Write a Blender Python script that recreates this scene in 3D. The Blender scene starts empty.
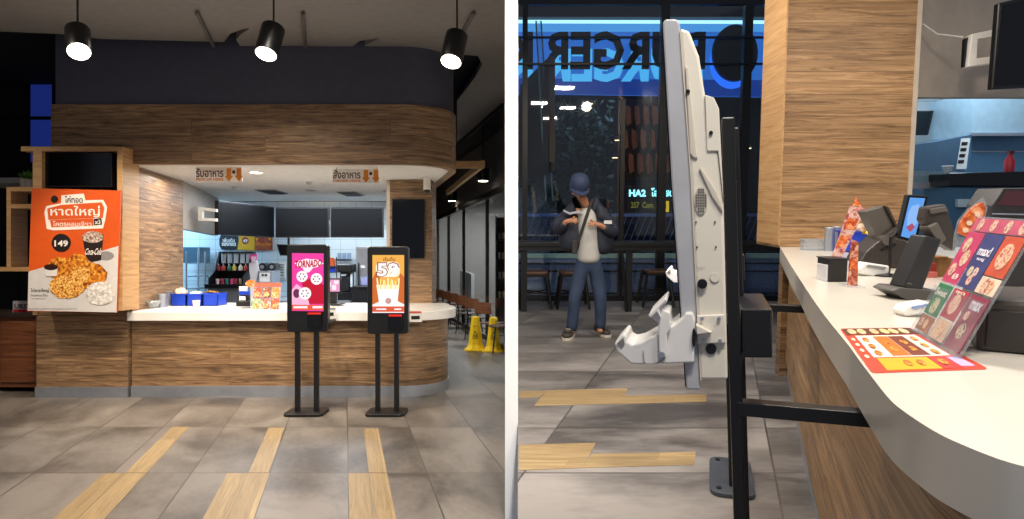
import bpy, bmesh, math, random
from mathutils import Vector, Matrix
random.seed(7)
S = bpy.context.scene
COL = S.collection
F, CX, CY = 640.0, 512.0, 259.0
EYE = Vector((0, 0, 1.6))
# ---------------------------------------------------------------- camera, world, exposure
cam = bpy.data.objects.new('camera', bpy.data.cameras.new('camera'))
COL.objects.link(cam)
cam.location = EYE
cam.rotation_euler = (math.pi/2, 0, 0)
cam.data.sensor_width = 36.0
cam.data.lens = F/1024*36.0
cam.data.shift_y = 0.0005
cam.data.clip_start = 0.05
cam.data.clip_end = 200
S.camera = cam
S.view_settings.view_transform = 'Standard'
S.view_settings.look = 'None'
S.view_settings.gamma = 1
S.view_settings.use_curve_mapping = False
S.view_settings.exposure = 0.15
S.cycles.use_denoising = True
S.cycles.sample_clamp_indirect = 4.0
S.cycles.max_bounces = 6
w = bpy.data.worlds.new('world'); S.world = w; w.use_nodes = True
w.node_tree.nodes['Background'].inputs[0].default_value = (0.72, 0.78, 0.95, 1)
w.node_tree.nodes['Background'].inputs[1].default_value = 0.24

# ---------------------------------------------------------------- the two dining areas
# left hall: level with the world. right hall: laid on its own floor, which climbs away from the camera
HR = 1.35
TILT = math.atan((CY-200)/F)
TR = Matrix.Translation(EYE) @ Matrix.Rotation(TILT, 4, 'X') @ Matrix.Translation((0, 0, -HR))
TL = Matrix.Identity(4)
def L(u, v, Y): return Vector(((u-CX)/F*Y, Y, 1.6-(v-CY)/F*Y))
def Lz(u, v, z=0.0): return L(u, v, (1.6-z)*F/(v-CY))
RINV = Matrix.Rotation(-TILT, 3, 'X')
def rray(u, v): return RINV @ Vector(((u-CX)/F, 1, -(v-CY)/F))
def R(u, v, Y):
    d = rray(u, v); t = Y/d.y
    return Vector((d.x*t, Y, HR+d.z*t))
def Rz(u, v, z=0.0):
    d = rray(u, v); t = (z-HR)/d.z
    return Vector((d.x*t, d.y*t, z))
def Rplane(u, v, P, n):
    d = rray(u, v); o = Vector((0, 0, HR)); t = (P-o).dot(n)/d.dot(n)
    return o+d*t

def area(name, loc, size, power, col=(1, .86, .68), rot=(0, 0, 0), T=TL, sy=None, spread=None):
    l = bpy.data.lights.new(name, 'AREA'); l.size = size; l.energy = power; l.color = col
    if sy: l.shape = 'RECTANGLE'; l.size_y = sy
    if spread: l.spread = math.radians(spread)
    o = bpy.data.objects.new(name, l); COL.objects.link(o)
    o.matrix_world = T @ Matrix.Translation(loc) @ Matrix.Rotation(rot[2], 4, 'Z') @ Matrix.Rotation(rot[1], 4, 'Y') @ Matrix.Rotation(rot[0], 4, 'X')
    return o
def spot(name, loc, target, power, col=(1, .84, .62), ang=70, r=.05, T=TL, blend=.6):
    l = bpy.data.lights.new(name, 'SPOT'); l.energy = power; l.color = col; l.spot_size = math.radians(ang); l.spot_blend = blend; l.shadow_soft_size = r
    o = bpy.data.objects.new(name, l); COL.objects.link(o)
    d = Vector(target)-Vector(loc)
    o.matrix_world = T @ Matrix.Translation(loc) @ d.to_track_quat('-Z', 'Y').to_matrix().to_4x4()
    return o
# left hall: added ceiling fill and downlights, cove light under the canopy, cool kitchen light
WARM = (1, .82, .62)
for x, y, p in ((-3.9, 4.0, 48), (-1.4, 4.0, 48), (-6.2, 5.6, 40), (-1.4, 8.6, 45), (-3.6, 12.6, 60), (-2.6, 6.0, 36)):
    area('ceiling_fill_light', (x, y, 3.95), .35, p, (1, .89, .76), spread=125)  # unseen area lights added as fill, standing for room downlights
for x in (-4.4, -3.2, -2.0): spot('canopy_downlight_beam', (x, 5.6, 3.7), (x, 7.5, .5), 230, WARM, 62, .08)
area('canopy_light', (-3.2, 8.3, 2.66), 2.6, 34, (1, .93, .85), sy=.5)
area('side_wall_light', (-3.7, 8.2, 2.66), .5, 22, WARM)
area('kitchen_light', (-3.1, 10.3, 2.68), 2.4, 95, (.78, .88, 1), sy=.8)
area('kitchen_side_light', (-6.6, 11.2, 2.66), 1.4, 80, (.42, .72, 1))
area('menu_board_cove', (-3.0, 11.75, 2.3), 1.9, 22, (.8, .92, 1), sy=.12)
area('bay_fill', (-1.5, 21.5, 3.6), 1.6, 130, (1, .95, .88))  # added unseen light brightens the far wall behind the glass
area('bay_fill', (-.6, 15.5, 2.7), .7, 40, (.9, .95, 1))  # second added light, fills the bay near the divider
spot('divider_fill', (.3, 1.2, 3.9), (0, 3.9, 1.6), 420, (1, .97, .93), 60, .1)  # unseen spot added to whiten the divider front
# right hall
for x, y, p in ((1.3, 2.2, 38), (1.0, 4.8, 48), (2.9, 1.0, 24), (.6, 2.9, 34), (1.0, .3, 42)):
    area('ceiling_fill_light', (x, y, 3.5), .35, p, (1, .90, .78), T=TR)  # unseen ceiling lights, added as fill for kiosk and counter side
spot('counter_downlight_beam', (1.7, 2.4, 3.5), (2.3, 5.0, 1.9), 95, WARM, 80, .1, T=TR)
spot('kiosk_fill_beam', (.3, .3, 3.1), (.62, 1.5, 1.3), 120, (1, .93, .85), 55, .12, T=TR)  # unseen spot added to fill the kiosk from the viewer side
area('canopy_light', (3.0, 3.4, 2.9), 1.2, 13, (1, .94, .86), T=TR)
area('kitchen_light', (4.6, 6.6, 2.9), 1.6, 60, (.66, .84, 1), T=TR)
area('sign_spill_light', (2.2, 11.2, 4.6), 1.2, 60, (.45, .6, 1), T=TR)  # added area light stands in for blue spill from the sign


# ---------------------------------------------------------------- materials
def hx(h):
    h = h.lstrip('#'); c = [int(h[i:i+2], 16)/255 for i in (0, 2, 4)]
    return tuple((x/12.92 if x <= .04045 else ((x+.055)/1.055)**2.4) for x in c)
_M = {}
def mat(name, col='#808080', rough=.5, metal=0, emit=None, es=1.0, var=.06, vscale=12, spec=.5, bump=0, coat=0):
    if name in _M: return _M[name]
    m = bpy.data.materials.new(name); m.use_nodes = True; nt = m.node_tree; b = nt.nodes['Principled BSDF']
    c = hx(col) if isinstance(col, str) else col
    b.inputs['Roughness'].default_value = rough; b.inputs['Metallic'].default_value = metal
    b.inputs['Specular IOR Level'].default_value = spec
    b.inputs['Coat Weight'].default_value = coat
    tc = nt.nodes.new('ShaderNodeTexCoord'); no = nt.nodes.new('ShaderNodeTexNoise'); no.inputs['Scale'].default_value = vscale; no.inputs['Detail'].default_value = 3
    nt.links.new(tc.outputs['Object'], no.inputs['Vector'])
    rp = nt.nodes.new('ShaderNodeValToRGB'); nt.links.new(no.outputs[0], rp.inputs[0])
    rp.color_ramp.elements[0].position = .3; rp.color_ramp.elements[1].position = .7
    rp.color_ramp.elements[0].color = (*[x*(1-var) for x in c], 1); rp.color_ramp.elements[1].color = (*[min(1, x*(1+var)) for x in c], 1)
    nt.links.new(rp.outputs[0], b.inputs['Base Color'])
    if bump:
        bp = nt.nodes.new('ShaderNodeBump'); bp.inputs['Strength'].default_value = bump; bp.inputs['Distance'].default_value = .01
        nt.links.new(no.outputs[0], bp.inputs['Height']); nt.links.new(bp.outputs[0], b.inputs['Normal'])
    if emit:
        b.inputs['Emission Color'].default_value = (*hx(emit), 1); b.inputs['Emission Strength'].default_value = es
    _M[name] = m
    return m
def emis(name, col, s=1.0):
    return mat(name, col='#050505', emit=col, es=s, rough=.2)
def ink(name, col, rough=.45): return mat('ink_'+name, col, rough, var=.04)
def glass(name, col=(1, 1, 1), gloss=.08, rough=.02, body=0.0, bodycol=(.8, .85, .9)):
    if name in _M: return _M[name]
    m = bpy.data.materials.new(name); m.use_nodes = True; nt = m.node_tree; nt.nodes.clear()
    o = nt.nodes.new('ShaderNodeOutputMaterial'); t = nt.nodes.new('ShaderNodeBsdfTransparent'); g = nt.nodes.new('ShaderNodeBsdfGlossy')
    t.inputs[0].default_value = (*col, 1); g.inputs['Roughness'].default_value = rough
    fr = nt.nodes.new('ShaderNodeLayerWeight'); fr.inputs[0].default_value = .5
    pw = nt.nodes.new('ShaderNodeMath'); pw.operation = 'POWER'; pw.inputs[1].default_value = 6; nt.links.new(fr.outputs['Facing'], pw.inputs[0])
    ad = nt.nodes.new('ShaderNodeMath'); ad.operation = 'MULTIPLY_ADD'; ad.inputs[1].default_value = .5; ad.inputs[2].default_value = gloss*.5; nt.links.new(pw.outputs[0], ad.inputs[0])
    mx = nt.nodes.new('ShaderNodeMixShader'); nt.links.new(ad.outputs[0], mx.inputs[0]); nt.links.new(t.outputs[0], mx.inputs[1]); nt.links.new(g.outputs[0], mx.inputs[2])
    last = mx
    if body:
        d = nt.nodes.new('ShaderNodeBsdfDiffuse'); d.inputs[0].default_value = (*bodycol, 1)
        m2 = nt.nodes.new('ShaderNodeMixShader'); m2.inputs[0].default_value = body
        nt.links.new(mx.outputs[0], m2.inputs[1]); nt.links.new(d.outputs[0], m2.inputs[2]); last = m2
    nt.links.new(last.outputs[0], o.inputs[0]); _M[name] = m
    return m
def wood(name, c_dark, c_mid, c_light, plank_h=.19, plank_w=2.3, rough=.45, knots=True, seam=.45, off=0.0, swap=False):
    if name in _M: return _M[name]
    m = bpy.data.materials.new(name); m.use_nodes = True; nt = m.node_tree; N = nt.nodes; K = nt.links.new; b = N['Principled BSDF']
    uv = N.new('ShaderNodeUVMap'); uv.uv_map = 'UVMap'
    mp = N.new('ShaderNodeMapping'); mp.inputs['Location'].default_value = (.3, off, 0); K(uv.outputs[0], mp.inputs[0])
    if swap: mp.inputs['Rotation'].default_value = (0, 0, math.pi/2)
    br = N.new('ShaderNodeTexBrick'); br.offset = .37; br.inputs['Scale'].default_value = 1; br.inputs['Brick Width'].default_value = plank_w; br.inputs['Row Height'].default_value = plank_h
    br.inputs['Mortar Size'].default_value = .0025; br.inputs['Mortar Smooth'].default_value = .3; br.inputs['Bias'].default_value = 0
    br.inputs['Color1'].default_value = (0, 0, 0, 1); br.inputs['Color2'].default_value = (1, 1, 1, 1); br.inputs['Mortar'].default_value = (.5, .5, .5, 1)
    K(mp.outputs[0], br.inputs['Vector'])
    # shift the grain per plank
    sc = N.new('ShaderNodeVectorMath'); sc.operation = 'MULTIPLY_ADD'; sc.inputs[1].default_value = (1.0, 17, 1)
    K(mp.outputs[0], sc.inputs[0]); K(br.outputs['Color'], sc.inputs[2])
    sc2 = N.new('ShaderNodeVectorMath'); sc2.operation = 'SCALE'; sc2.inputs[3].default_value = 5; K(br.outputs['Color'], sc2.inputs[0]); K(sc2.outputs[0], sc.inputs[2])
    n1 = N.new('ShaderNodeTexNoise'); n1.inputs['Scale'].default_value = 1.6; n1.inputs['Detail'].default_value = 10; n1.inputs['Roughness'].default_value = .72; n1.inputs['Distortion'].default_value = 1.3
    K(sc.outputs[0], n1.inputs['Vector'])
    rp = N.new('ShaderNodeValToRGB'); e = rp.color_ramp.elements
    e[0].position = .36; e[0].color = (*hx(c_dark), 1); e[1].position = .66; e[1].color = (*hx(c_light), 1)
    x = e.new(.5); x.color = (*hx(c_mid), 1)
    K(n1.outputs[0], rp.inputs[0])
    # plank to plank tone
    mr = N.new('ShaderNodeMapRange'); mr.inputs[3].default_value = .82; mr.inputs[4].default_value = 1.1; K(br.outputs['Color'], mr.inputs[0])
    mu = N.new('ShaderNodeVectorMath'); mu.operation = 'SCALE'; K(rp.outputs[0], mu.inputs[0]); K(mr.outputs[0], mu.inputs[3])
    sm = N.new('ShaderNodeMapRange'); sm.inputs[3].default_value = 1; sm.inputs[4].default_value = seam; K(br.outputs['Fac'], sm.inputs[0])
    mu2 = N.new('ShaderNodeVectorMath'); mu2.operation = 'SCALE'; K(mu.outputs[0], mu2.inputs[0]); K(sm.outputs[0], mu2.inputs[3])
    last = mu2
    if knots:
        sk = N.new('ShaderNodeVectorMath'); sk.operation = 'MULTIPLY'; sk.inputs[1].default_value = (1, 2.4, 1); K(mp.outputs[0], sk.inputs[0])
        vo = N.new('ShaderNodeTexVoronoi'); vo.inputs['Scale'].default_value = 1.5; K(sk.outputs[0], vo.inputs['Vector'])
        kr = N.new('ShaderNodeMapRange'); kr.inputs[1].default_value = .02; kr.inputs[2].default_value = .2; kr.inputs[3].default_value = .42; kr.inputs[4].default_value = 1; K(vo.outputs['Distance'], kr.inputs[0])
        m3 = N.new('ShaderNodeVectorMath'); m3.operation = 'SCALE'; K(mu2.outputs[0], m3.inputs[0]); K(kr.outputs[0], m3.inputs[3]); last = m3
    K(last.outputs[0], b.inputs['Base Color']); b.inputs['Roughness'].default_value = rough
    bp = N.new('ShaderNodeBump'); bp.inputs['Strength'].default_value = .15; bp.inputs['Distance'].default_value = .004; K(n1.outputs[0], bp.inputs['Height']); K(bp.outputs[0], b.inputs['Normal'])
    _M[name] = m
    return m
def tilefloor(name, skew, x0, wx, y0, wy, c0='#4d4844', c1='#837d78', stretch=(1, 1)):
    m = bpy.data.materials.new(name); m.use_nodes = True; nt = m.node_tree; N = nt.nodes; K = nt.links.new; b = N['Principled BSDF']
    tc = N.new('ShaderNodeTexCoord'); sp = N.new('ShaderNodeSeparateXYZ'); K(tc.outputs['Object'], sp.inputs[0])
    ma = N.new('ShaderNodeMath'); ma.operation = 'MULTIPLY_ADD'; ma.inputs[1].default_value = skew; K(sp.outputs[1], ma.inputs[0]); K(sp.outputs[0], ma.inputs[2])
    cb = N.new('ShaderNodeCombineXYZ'); K(ma.outputs[0], cb.inputs[0]); K(sp.outputs[1], cb.inputs[1])
    mp = N.new('ShaderNodeMapping'); mp.inputs['Location'].default_value = (-x0+wx*40, -y0+wy*40, 0); K(cb.outputs[0], mp.inputs[0])
    br = N.new('ShaderNodeTexBrick'); br.offset = 0; br.inputs['Scale'].default_value = 1; br.inputs['Brick Width'].default_value = wx; br.inputs['Row Height'].default_value = wy
    br.inputs['Mortar Size'].default_value = .006; br.inputs['Mortar Smooth'].default_value = .2
    br.inputs['Color1'].default_value = (0, 0, 0, 1); br.inputs['Color2'].default_value = (1, 1, 1, 1); br.inputs['Mortar'].default_value = (.5, .5, .5, 1)
    K(mp.outputs[0], br.inputs['Vector'])
    sh = N.new('ShaderNodeVectorMath'); sh.operation = 'SCALE'; sh.inputs[3].default_value = 3.1; K(br.outputs['Color'], sh.inputs[0])
    ad = N.new('ShaderNodeVectorMath'); ad.operation = 'MULTIPLY_ADD'; ad.inputs[1].default_value = (*stretch, 1); K(mp.outputs[0], ad.inputs[0]); K(sh.outputs[0], ad.inputs[2])
    n1 = N.new('ShaderNodeTexNoise'); n1.inputs['Scale'].default_value = 1.3; n1.inputs['Detail'].default_value = 6; n1.inputs['Roughness'].default_value = .55; n1.inputs['Distortion'].default_value = .6; K(ad.outputs[0], n1.inputs['Vector'])
    n2 = N.new('ShaderNodeTexNoise'); n2.inputs['Scale'].default_value = 22; n2.inputs['Detail'].default_value = 5; K(ad.outputs[0], n2.inputs['Vector'])
    mx = N.new('ShaderNodeMath'); mx.operation = 'MULTIPLY_ADD'; mx.inputs[1].default_value = .16; K(n2.outputs[0], mx.inputs[0]); K(n1.outputs[0], mx.inputs[2])
    rp = N.new('ShaderNodeValToRGB'); e = rp.color_ramp.elements; e[0].position = .44; e[0].color = (*hx(c0), 1); e[1].position = .70; e[1].color = (*hx(c1), 1); K(mx.outputs[0], rp.inputs[0])
    mr = N.new('ShaderNodeMapRange'); mr.inputs[3].default_value = .86; mr.inputs[4].default_value = 1.1; K(br.outputs['Color'], mr.inputs[0])
    mu = N.new('ShaderNodeVectorMath'); mu.operation = 'SCALE'; K(rp.outputs[0], mu.inputs[0]); K(mr.outputs[0], mu.inputs[3])
    sm = N.new('ShaderNodeMapRange'); sm.inputs[3].default_value = 1; sm.inputs[4].default_value = .42; K(br.outputs['Fac'], sm.inputs[0])
    m2 = N.new('ShaderNodeVectorMath'); m2.operation = 'SCALE'; K(mu.outputs[0], m2.inputs[0]); K(sm.outputs[0], m2.inputs[3])
    K(m2.outputs[0], b.inputs['Base Color'])
    rr = N.new('ShaderNodeMapRange'); rr.inputs[3].default_value = .30; rr.inputs[4].default_value = .5; K(n1.outputs[0], rr.inputs[0]); K(rr.outputs[0], b.inputs['Roughness'])
    b.inputs['Specular IOR Level'].default_value = .45
    return m
def marble(name):
    m = mat(name, '#e6e4df', .22, var=.035, vscale=3, spec=.5)
    return m
def blobs(name, cols, scale=40, rough=.5, emit=0.0):
    """printed food: irregular patches of a few inks"""
    if name in _M: return _M[name]
    m = bpy.data.materials.new(name); m.use_nodes = True; nt = m.node_tree; N = nt.nodes; K = nt.links.new; b = N['Principled BSDF']
    tc = N.new('ShaderNodeTexCoord'); n = N.new('ShaderNodeTexNoise'); n.inputs['Scale'].default_value = scale; n.inputs['Detail'].default_value = 4; n.inputs['Distortion'].default_value = .5; K(tc.outputs['Object'], n.inputs['Vector'])
    rp = N.new('ShaderNodeValToRGB'); e = rp.color_ramp.elements; k = len(cols)
    e[0].position = .34; e[0].color = (*hx(cols[0]), 1); e[1].position = .66; e[1].color = (*hx(cols[-1]), 1)
    for i in range(1, k-1):
        x = e.new(.34+.32*i/(k-1)); x.color = (*hx(cols[i]), 1)
    K(n.outputs[0], rp.inputs[0]); K(rp.outputs[0], b.inputs['Base Color']); b.inputs['Roughness'].default_value = rough
    if emit: K(rp.outputs[0], b.inputs['Emission Color']); b.inputs['Emission Strength'].default_value = emit
    _M[name] = m
    return m

# ---------------------------------------------------------------- mesh builder
class MB:
    def __init__(s): s.v = []; s.f = []; s.m = []; s.uv = {}; s.cur = 0; s.mats = []
    def use(s, m):
        if m not in s.mats: s.mats.append(m)
        s.cur = s.mats.index(m); return s
    def add(s, vs, fs, uvs=None):
        o = len(s.v); s.v += [Vector(x) for x in vs]
        for i, f in enumerate(fs):
            if uvs: s.uv[len(s.f)] = uvs[i]
            s.f.append([o+k for k in f]); s.m.append(s.cur)
        return s
    def box(s, lo, hi, M=None):
        x0, y0, z0 = lo; x1, y1, z1 = hi
        vs = [Vector(p) for p in ((x0,y0,z0),(x1,y0,z0),(x1,y1,z0),(x0,y1,z0),(x0,y0,z1),(x1,y0,z1),(x1,y1,z1),(x0,y1,z1))]
        if M: vs = [M @ p for p in vs]
        return s.add(vs, [(0,3,2,1),(4,5,6,7),(0,1,5,4),(1,2,6,5),(2,3,7,6),(3,0,4,7)])
    def cbox(s, c, d, M=None):
        return s.box([c[i]-d[i]/2 for i in range(3)], [c[i]+d[i]/2 for i in range(3)], M)
    def prism(s, poly, a, b, M=None):
        """poly in xy, extruded from z=a to z=b"""
        n = len(poly); ar = sum(poly[i][0]*poly[(i+1) % n][1]-poly[(i+1) % n][0]*poly[i][1] for i in range(n))
        if ar < 0: poly = list(reversed(poly))
        vs = [Vector((p[0], p[1], a)) for p in poly]+[Vector((p[0], p[1], b)) for p in poly]
        if M: vs = [M @ p for p in vs]
        fs = [tuple(reversed(range(n))), tuple(range(n, 2*n))]+[(i, (i+1) % n, n+(i+1) % n, n+i) for i in range(n)]
        return s.add(vs, fs)
    def cyl(s, p0, p1, r0, r1=None, n=14, cap=True):
        p0 = Vector(p0); p1 = Vector(p1); r1 = r0 if r1 is None else r1
        d = (p1-p0).normalized(); q = d.to_track_quat('Z', 'Y').to_matrix()
        a = [q @ Vector((math.cos(2*math.pi*i/n), math.sin(2*math.pi*i/n), 0)) for i in range(n)]
        vs = [p0+x*r0 for x in a]+[p1+x*r1 for x in a]
        fs = [(i, (i+1) % n, n+(i+1) % n, n+i) for i in range(n)]
        if cap: fs += [tuple(reversed(range(n))), tuple(range(n, 2*n))]
        return s.add(vs, fs)
    def tube(s, pts, r, n=8):
        for a, b in zip(pts[:-1], pts[1:]): s.cyl(a, b, r, n=n)
        return s
    def lathe(s, prof, c=(0, 0, 0), n=20, M=None):
        vs = []; fs = []; c = Vector(c)
        for r, z in prof:
            for i in range(n): vs.append(c+Vector((r*math.cos(2*math.pi*i/n), r*math.sin(2*math.pi*i/n), z)))
        for k in range(len(prof)-1):
            for i in range(n): fs.append((k*n+i, k*n+(i+1) % n, (k+1)*n+(i+1) % n, (k+1)*n+i))
        fs += [tuple(reversed(range(n))), tuple(range((len(prof)-1)*n, len(prof)*n))]
        if M: vs = [M @ p for p in vs]
        return s.add(vs, fs)
    def ell(s, c, r, n=14, k=8, M=None):
        c = Vector(c); vs = []; fs = []
        for j in range(k+1):
            t = math.pi*j/k
            for i in range(n):
                p = 2*math.pi*i/n; vs.append(c+Vector((r[0]*math.sin(t)*math.cos(p), r[1]*math.sin(t)*math.sin(p), r[2]*math.cos(t))))
        for j in range(k):
            for i in range(n): fs.append((j*n+i, (j+1)*n+i, (j+1)*n+(i+1) % n, j*n+(i+1) % n))
        if M: vs = [M @ p for p in vs]
        return s.add(vs, fs)
    def ribbon(s, path, z0, z1, th=0.0, closed=False):
        """vertical wall along a plan path; uv = (arc length, z); th = thickness to the left of the path"""
        n = len(path); P = [Vector((p[0], p[1])) for p in path]
        def off(i):
            a = P[max(i-1, 0)]; b = P[min(i+1, n-1)]; d = (b-a).normalized(); return Vector((-d.y, d.x))
        acc = [0]
        for i in range(1, n): acc.append(acc[-1]+(P[i]-P[i-1]).length)
        fr = [(p.x, p.y) for p in P]; bk = [(P[i]+off(i)*th)[:] for i in range(n)]
        vs = [(x, y, z0) for x, y in fr]+[(x, y, z1) for x, y in fr]+[(x, y, z0) for x, y in bk]+[(x, y, z1) for x, y in bk]
        fs = []; uvs = []
        for i in range(n-1):
            fs.append((i, i+1, n+i+1, n+i)); uvs.append([(acc[i], z0), (acc[i+1], z0), (acc[i+1], z1), (acc[i], z1)])
            if th:
                fs.append((2*n+i+1, 2*n+i, 3*n+i, 3*n+i+1)); uvs.append([(acc[i+1], z0), (acc[i], z0), (acc[i], z1), (acc[i+1], z1)])
                fs.append((n+i, n+i+1, 3*n+i+1, 3*n+i)); uvs.append([(acc[i], z1), (acc[i+1], z1), (acc[i+1], z1+th), (acc[i], z1+th)])
                fs.append((i+1, i, 2*n+i, 2*n+i+1)); uvs.append([(acc[i+1], z0), (acc[i], z0), (acc[i], z0-th), (acc[i+1], z0-th)])
        if th:
            for i in (0, n-1):
                f = (i, n+i, 3*n+i, 2*n+i) if i == 0 else (2*n+i, 3*n+i, n+i, i)
                fs.append(f); uvs.append([(0, z0), (0, z1), (th, z1), (th, z0)])
        return s.add(vs, fs, uvs)
    def mesh(s, name, smooth=False):
        me = bpy.data.meshes.new(name); me.from_pydata([tuple(x) for x in s.v], [], s.f); me.update()
        uvl = me.uv_layers.new(name='UVMap')
        for i, p in enumerate(me.polygons):
            p.material_index = s.m[i]
            if smooth: p.use_smooth = True
            if i in s.uv:
                for k, li in enumerate(p.loop_indices): uvl.data[li].uv = s.uv[i][k]
            else:
                nx, ny, nz = (abs(c) for c in p.normal)
                for li in p.loop_indices:
                    co = me.vertices[me.loops[li].vertex_index].co
                    uvl.data[li].uv = (co.x, co.y) if nz >= max(nx, ny) else ((co.y, co.z) if nx > ny else (co.x, co.z))
        for m in s.mats: me.materials.append(m)
        if smooth: me.shade_smooth()
        return me

def tagset(o, label=None, cat=None, group=None, kind=None):
    if label: o['label'] = label
    if cat: o['category'] = cat
    if group: o['group'] = group
    if kind: o['kind'] = kind
    return o
def thing(name, label, cat, loc=(0, 0, 0), rz=0, T=TL, group=None, M=None):
    o = bpy.data.objects.new(name, None); COL.objects.link(o); o.empty_display_size = .1
    o.matrix_world = T @ (M if M is not None else Matrix.Translation(loc) @ Matrix.Rotation(rz, 4, 'Z'))
    return tagset(o, label, cat, group)
def part(name, mb, m=None, parent=None, bevel=0, smooth=False, label=None, sub=0, kind=None):
    if not mb.mats: mb.mats = [m]
    me = mb.mesh(name, smooth); o = bpy.data.objects.new(name, me); COL.objects.link(o)
    if parent is not None: o.parent = parent
    if bevel:
        b = o.modifiers.new('Bevel', 'BEVEL'); b.width = bevel; b.segments = 2; b.limit_method = 'ANGLE'
    if sub: q = o.modifiers.new('Subdivision', 'SUBSURF'); q.levels = sub; q.render_levels = sub
    if smooth and not sub and hasattr(me, 'set_sharp_from_angle'): me.set_sharp_from_angle(angle=math.radians(40))
    if label: o['label'] = label
    if kind: o['kind'] = kind
    return o
def solo(name, mb, m, label, cat, loc=(0, 0, 0), rz=0, T=TL, group=None, bevel=0, smooth=False, M=None, kind=None, sub=0):
    o = part(name, mb, m, None, bevel, smooth, sub=sub)
    o.matrix_world = T @ (M if M is not None else Matrix.Translation(loc) @ Matrix.Rotation(rz, 4, 'Z'))
    return tagset(o, label, cat, group, kind)
def struct(name, mb, m=None, T=TL, parent=None, bevel=0, smooth=False):
    o = part(name, mb, m, parent, bevel, smooth)
    if parent is None: o.matrix_world = T; o['kind'] = 'structure'
    return o
def dup(root, loc=None, rz=0, T=TL, label=None, group=None, M=None):
    r = root.copy(); COL.objects.link(r)
    r.matrix_world = T @ (M if M is not None else Matrix.Translation(loc) @ Matrix.Rotation(rz, 4, 'Z'))
    if label: r['label'] = label
    if group: r['group'] = group
    for ch in list(root.children):
        c = ch.copy(); COL.objects.link(c); c.parent = r
        for g in ch.children:
            d = g.copy(); COL.objects.link(d); d.parent = c
    return r
_TC = {}
def text_mesh(s, bold=0.0):
    key = (s, bold)
    if key in _TC: return _TC[key]
    c = bpy.data.curves.new('lettering', 'FONT'); c.body = s; c.resolution_u = 2; c.offset = bold
    o = bpy.data.objects.new('lettering', c); COL.objects.link(o); bpy.context.view_layer.update()
    me = bpy.data.meshes.new_from_object(o.evaluated_get(bpy.context.evaluated_depsgraph_get()))
    bpy.data.objects.remove(o); bpy.data.curves.remove(c)
    vs = [v.co.copy() for v in me.vertices]; fs = [tuple(p.vertices) for p in me.polygons]; bpy.data.meshes.remove(me)
    _TC[key] = (vs, fs); return _TC[key]
def txt(mb, s, x0, y0, x1, y1, z, bold=.0, mirror=False, shear=0.0, th=0.0, rot=0.0, M=None):
    """lettering fitted into the box x0..x1, y0..y1 of the xy plane at height z"""
    vs, fs = text_mesh(s, bold)
    if not vs: return mb
    ax = min(v.x for v in vs); bx = max(v.x for v in vs); ay = min(v.y for v in vs); by = max(v.y for v in vs)
    out = []
    for v in vs:
        a = (v.x-ax)/max(bx-ax, 1e-6); b = (v.y-ay)/max(by-ay, 1e-6)
        if mirror: a = 1-a
        p = Vector((x0+(x1-x0)*a+shear*b*(y1-y0), y0+(y1-y0)*b, z))
        if rot:
            cx, cy = (x0+x1)/2, (y0+y1)/2; dx, dy = p.x-cx, p.y-cy
            p.x = cx+dx*math.cos(rot)-dy*math.sin(rot); p.y = cy+dx*math.sin(rot)+dy*math.cos(rot)
        out.append(p)
    n = len(out)
    if mirror: fs = [tuple(reversed(f)) for f in fs]
    if th:
        vs2 = out+[p-Vector((0, 0, th)) for p in out]
        from collections import Counter
        ed = Counter(); 
        for f in fs:
            for i in range(len(f)): ed[frozenset((f[i], f[(i+1) % len(f)]))] += 1
        f2 = list(fs)+[tuple(n+k for k in reversed(f)) for f in fs]
        for f in fs:
            for i in range(len(f)):
                a, b = f[i], f[(i+1) % len(f)]
                if ed[frozenset((a, b))] == 1: f2.append((b, a, n+a, n+b))
        out = vs2; fs = f2
    if M: out = [M @ p for p in out]
    return mb.add(out, fs)
def arc(cx, cy, rx, ry, a0, a1, n):
    return [(cx+rx*math.cos(math.radians(a0+(a1-a0)*i/n)), cy+ry*math.sin(math.radians(a0+(a1-a0)*i/n))) for i in range(n+1)]
def rrect(x0, y0, x1, y1, r, n=4):
    return arc(x1-r, y1-r, r, r, 0, 90, n)+arc(x0+r, y1-r, r, r, 90, 180, n)+arc(x0+r, y0+r, r, r, 180, 270, n)+arc(x1-r, y0+r, r, r, 270, 360, n)
def frontal(P):
    """frame at P: x right, y up, z towards the viewer"""
    return Matrix.Translation(P) @ Matrix.Rotation(math.pi/2, 4, 'X')
class PX:
    """maps pixels to the xy of a frontal frame at depth Y (left hall)"""
    def __init__(s, u0, v0, Y): s.u0, s.v0, s.Y = u0, v0, Y; s.M = frontal(L(u0, v0, Y))
    def __call__(s, u, v): return ((u-s.u0)/F*s.Y, -(v-s.v0)/F*s.Y)
    def poly(s, pts): return [s(*p) for p in pts]
    def flat(s, mb, pts, z, th=.001): return mb.prism(s.poly(pts), z, z+th)
    def txt(s, mb, t, u0, v0, u1, v1, z, **k):
        a = s(u0, v1); b = s(u1, v0); return txt(mb, t, a[0], a[1], b[0], b[1], z, **k)
def ellp(cu, cv, ru, rv, n=20, wob=0.0, seed=1):
    rnd = random.Random(seed)
    return [(cu+ru*(1+rnd.uniform(-wob, wob))*math.cos(2*math.pi*i/n), cv+rv*(1+rnd.uniform(-wob, wob))*math.sin(2*math.pi*i/n)) for i in range(n)]

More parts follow.
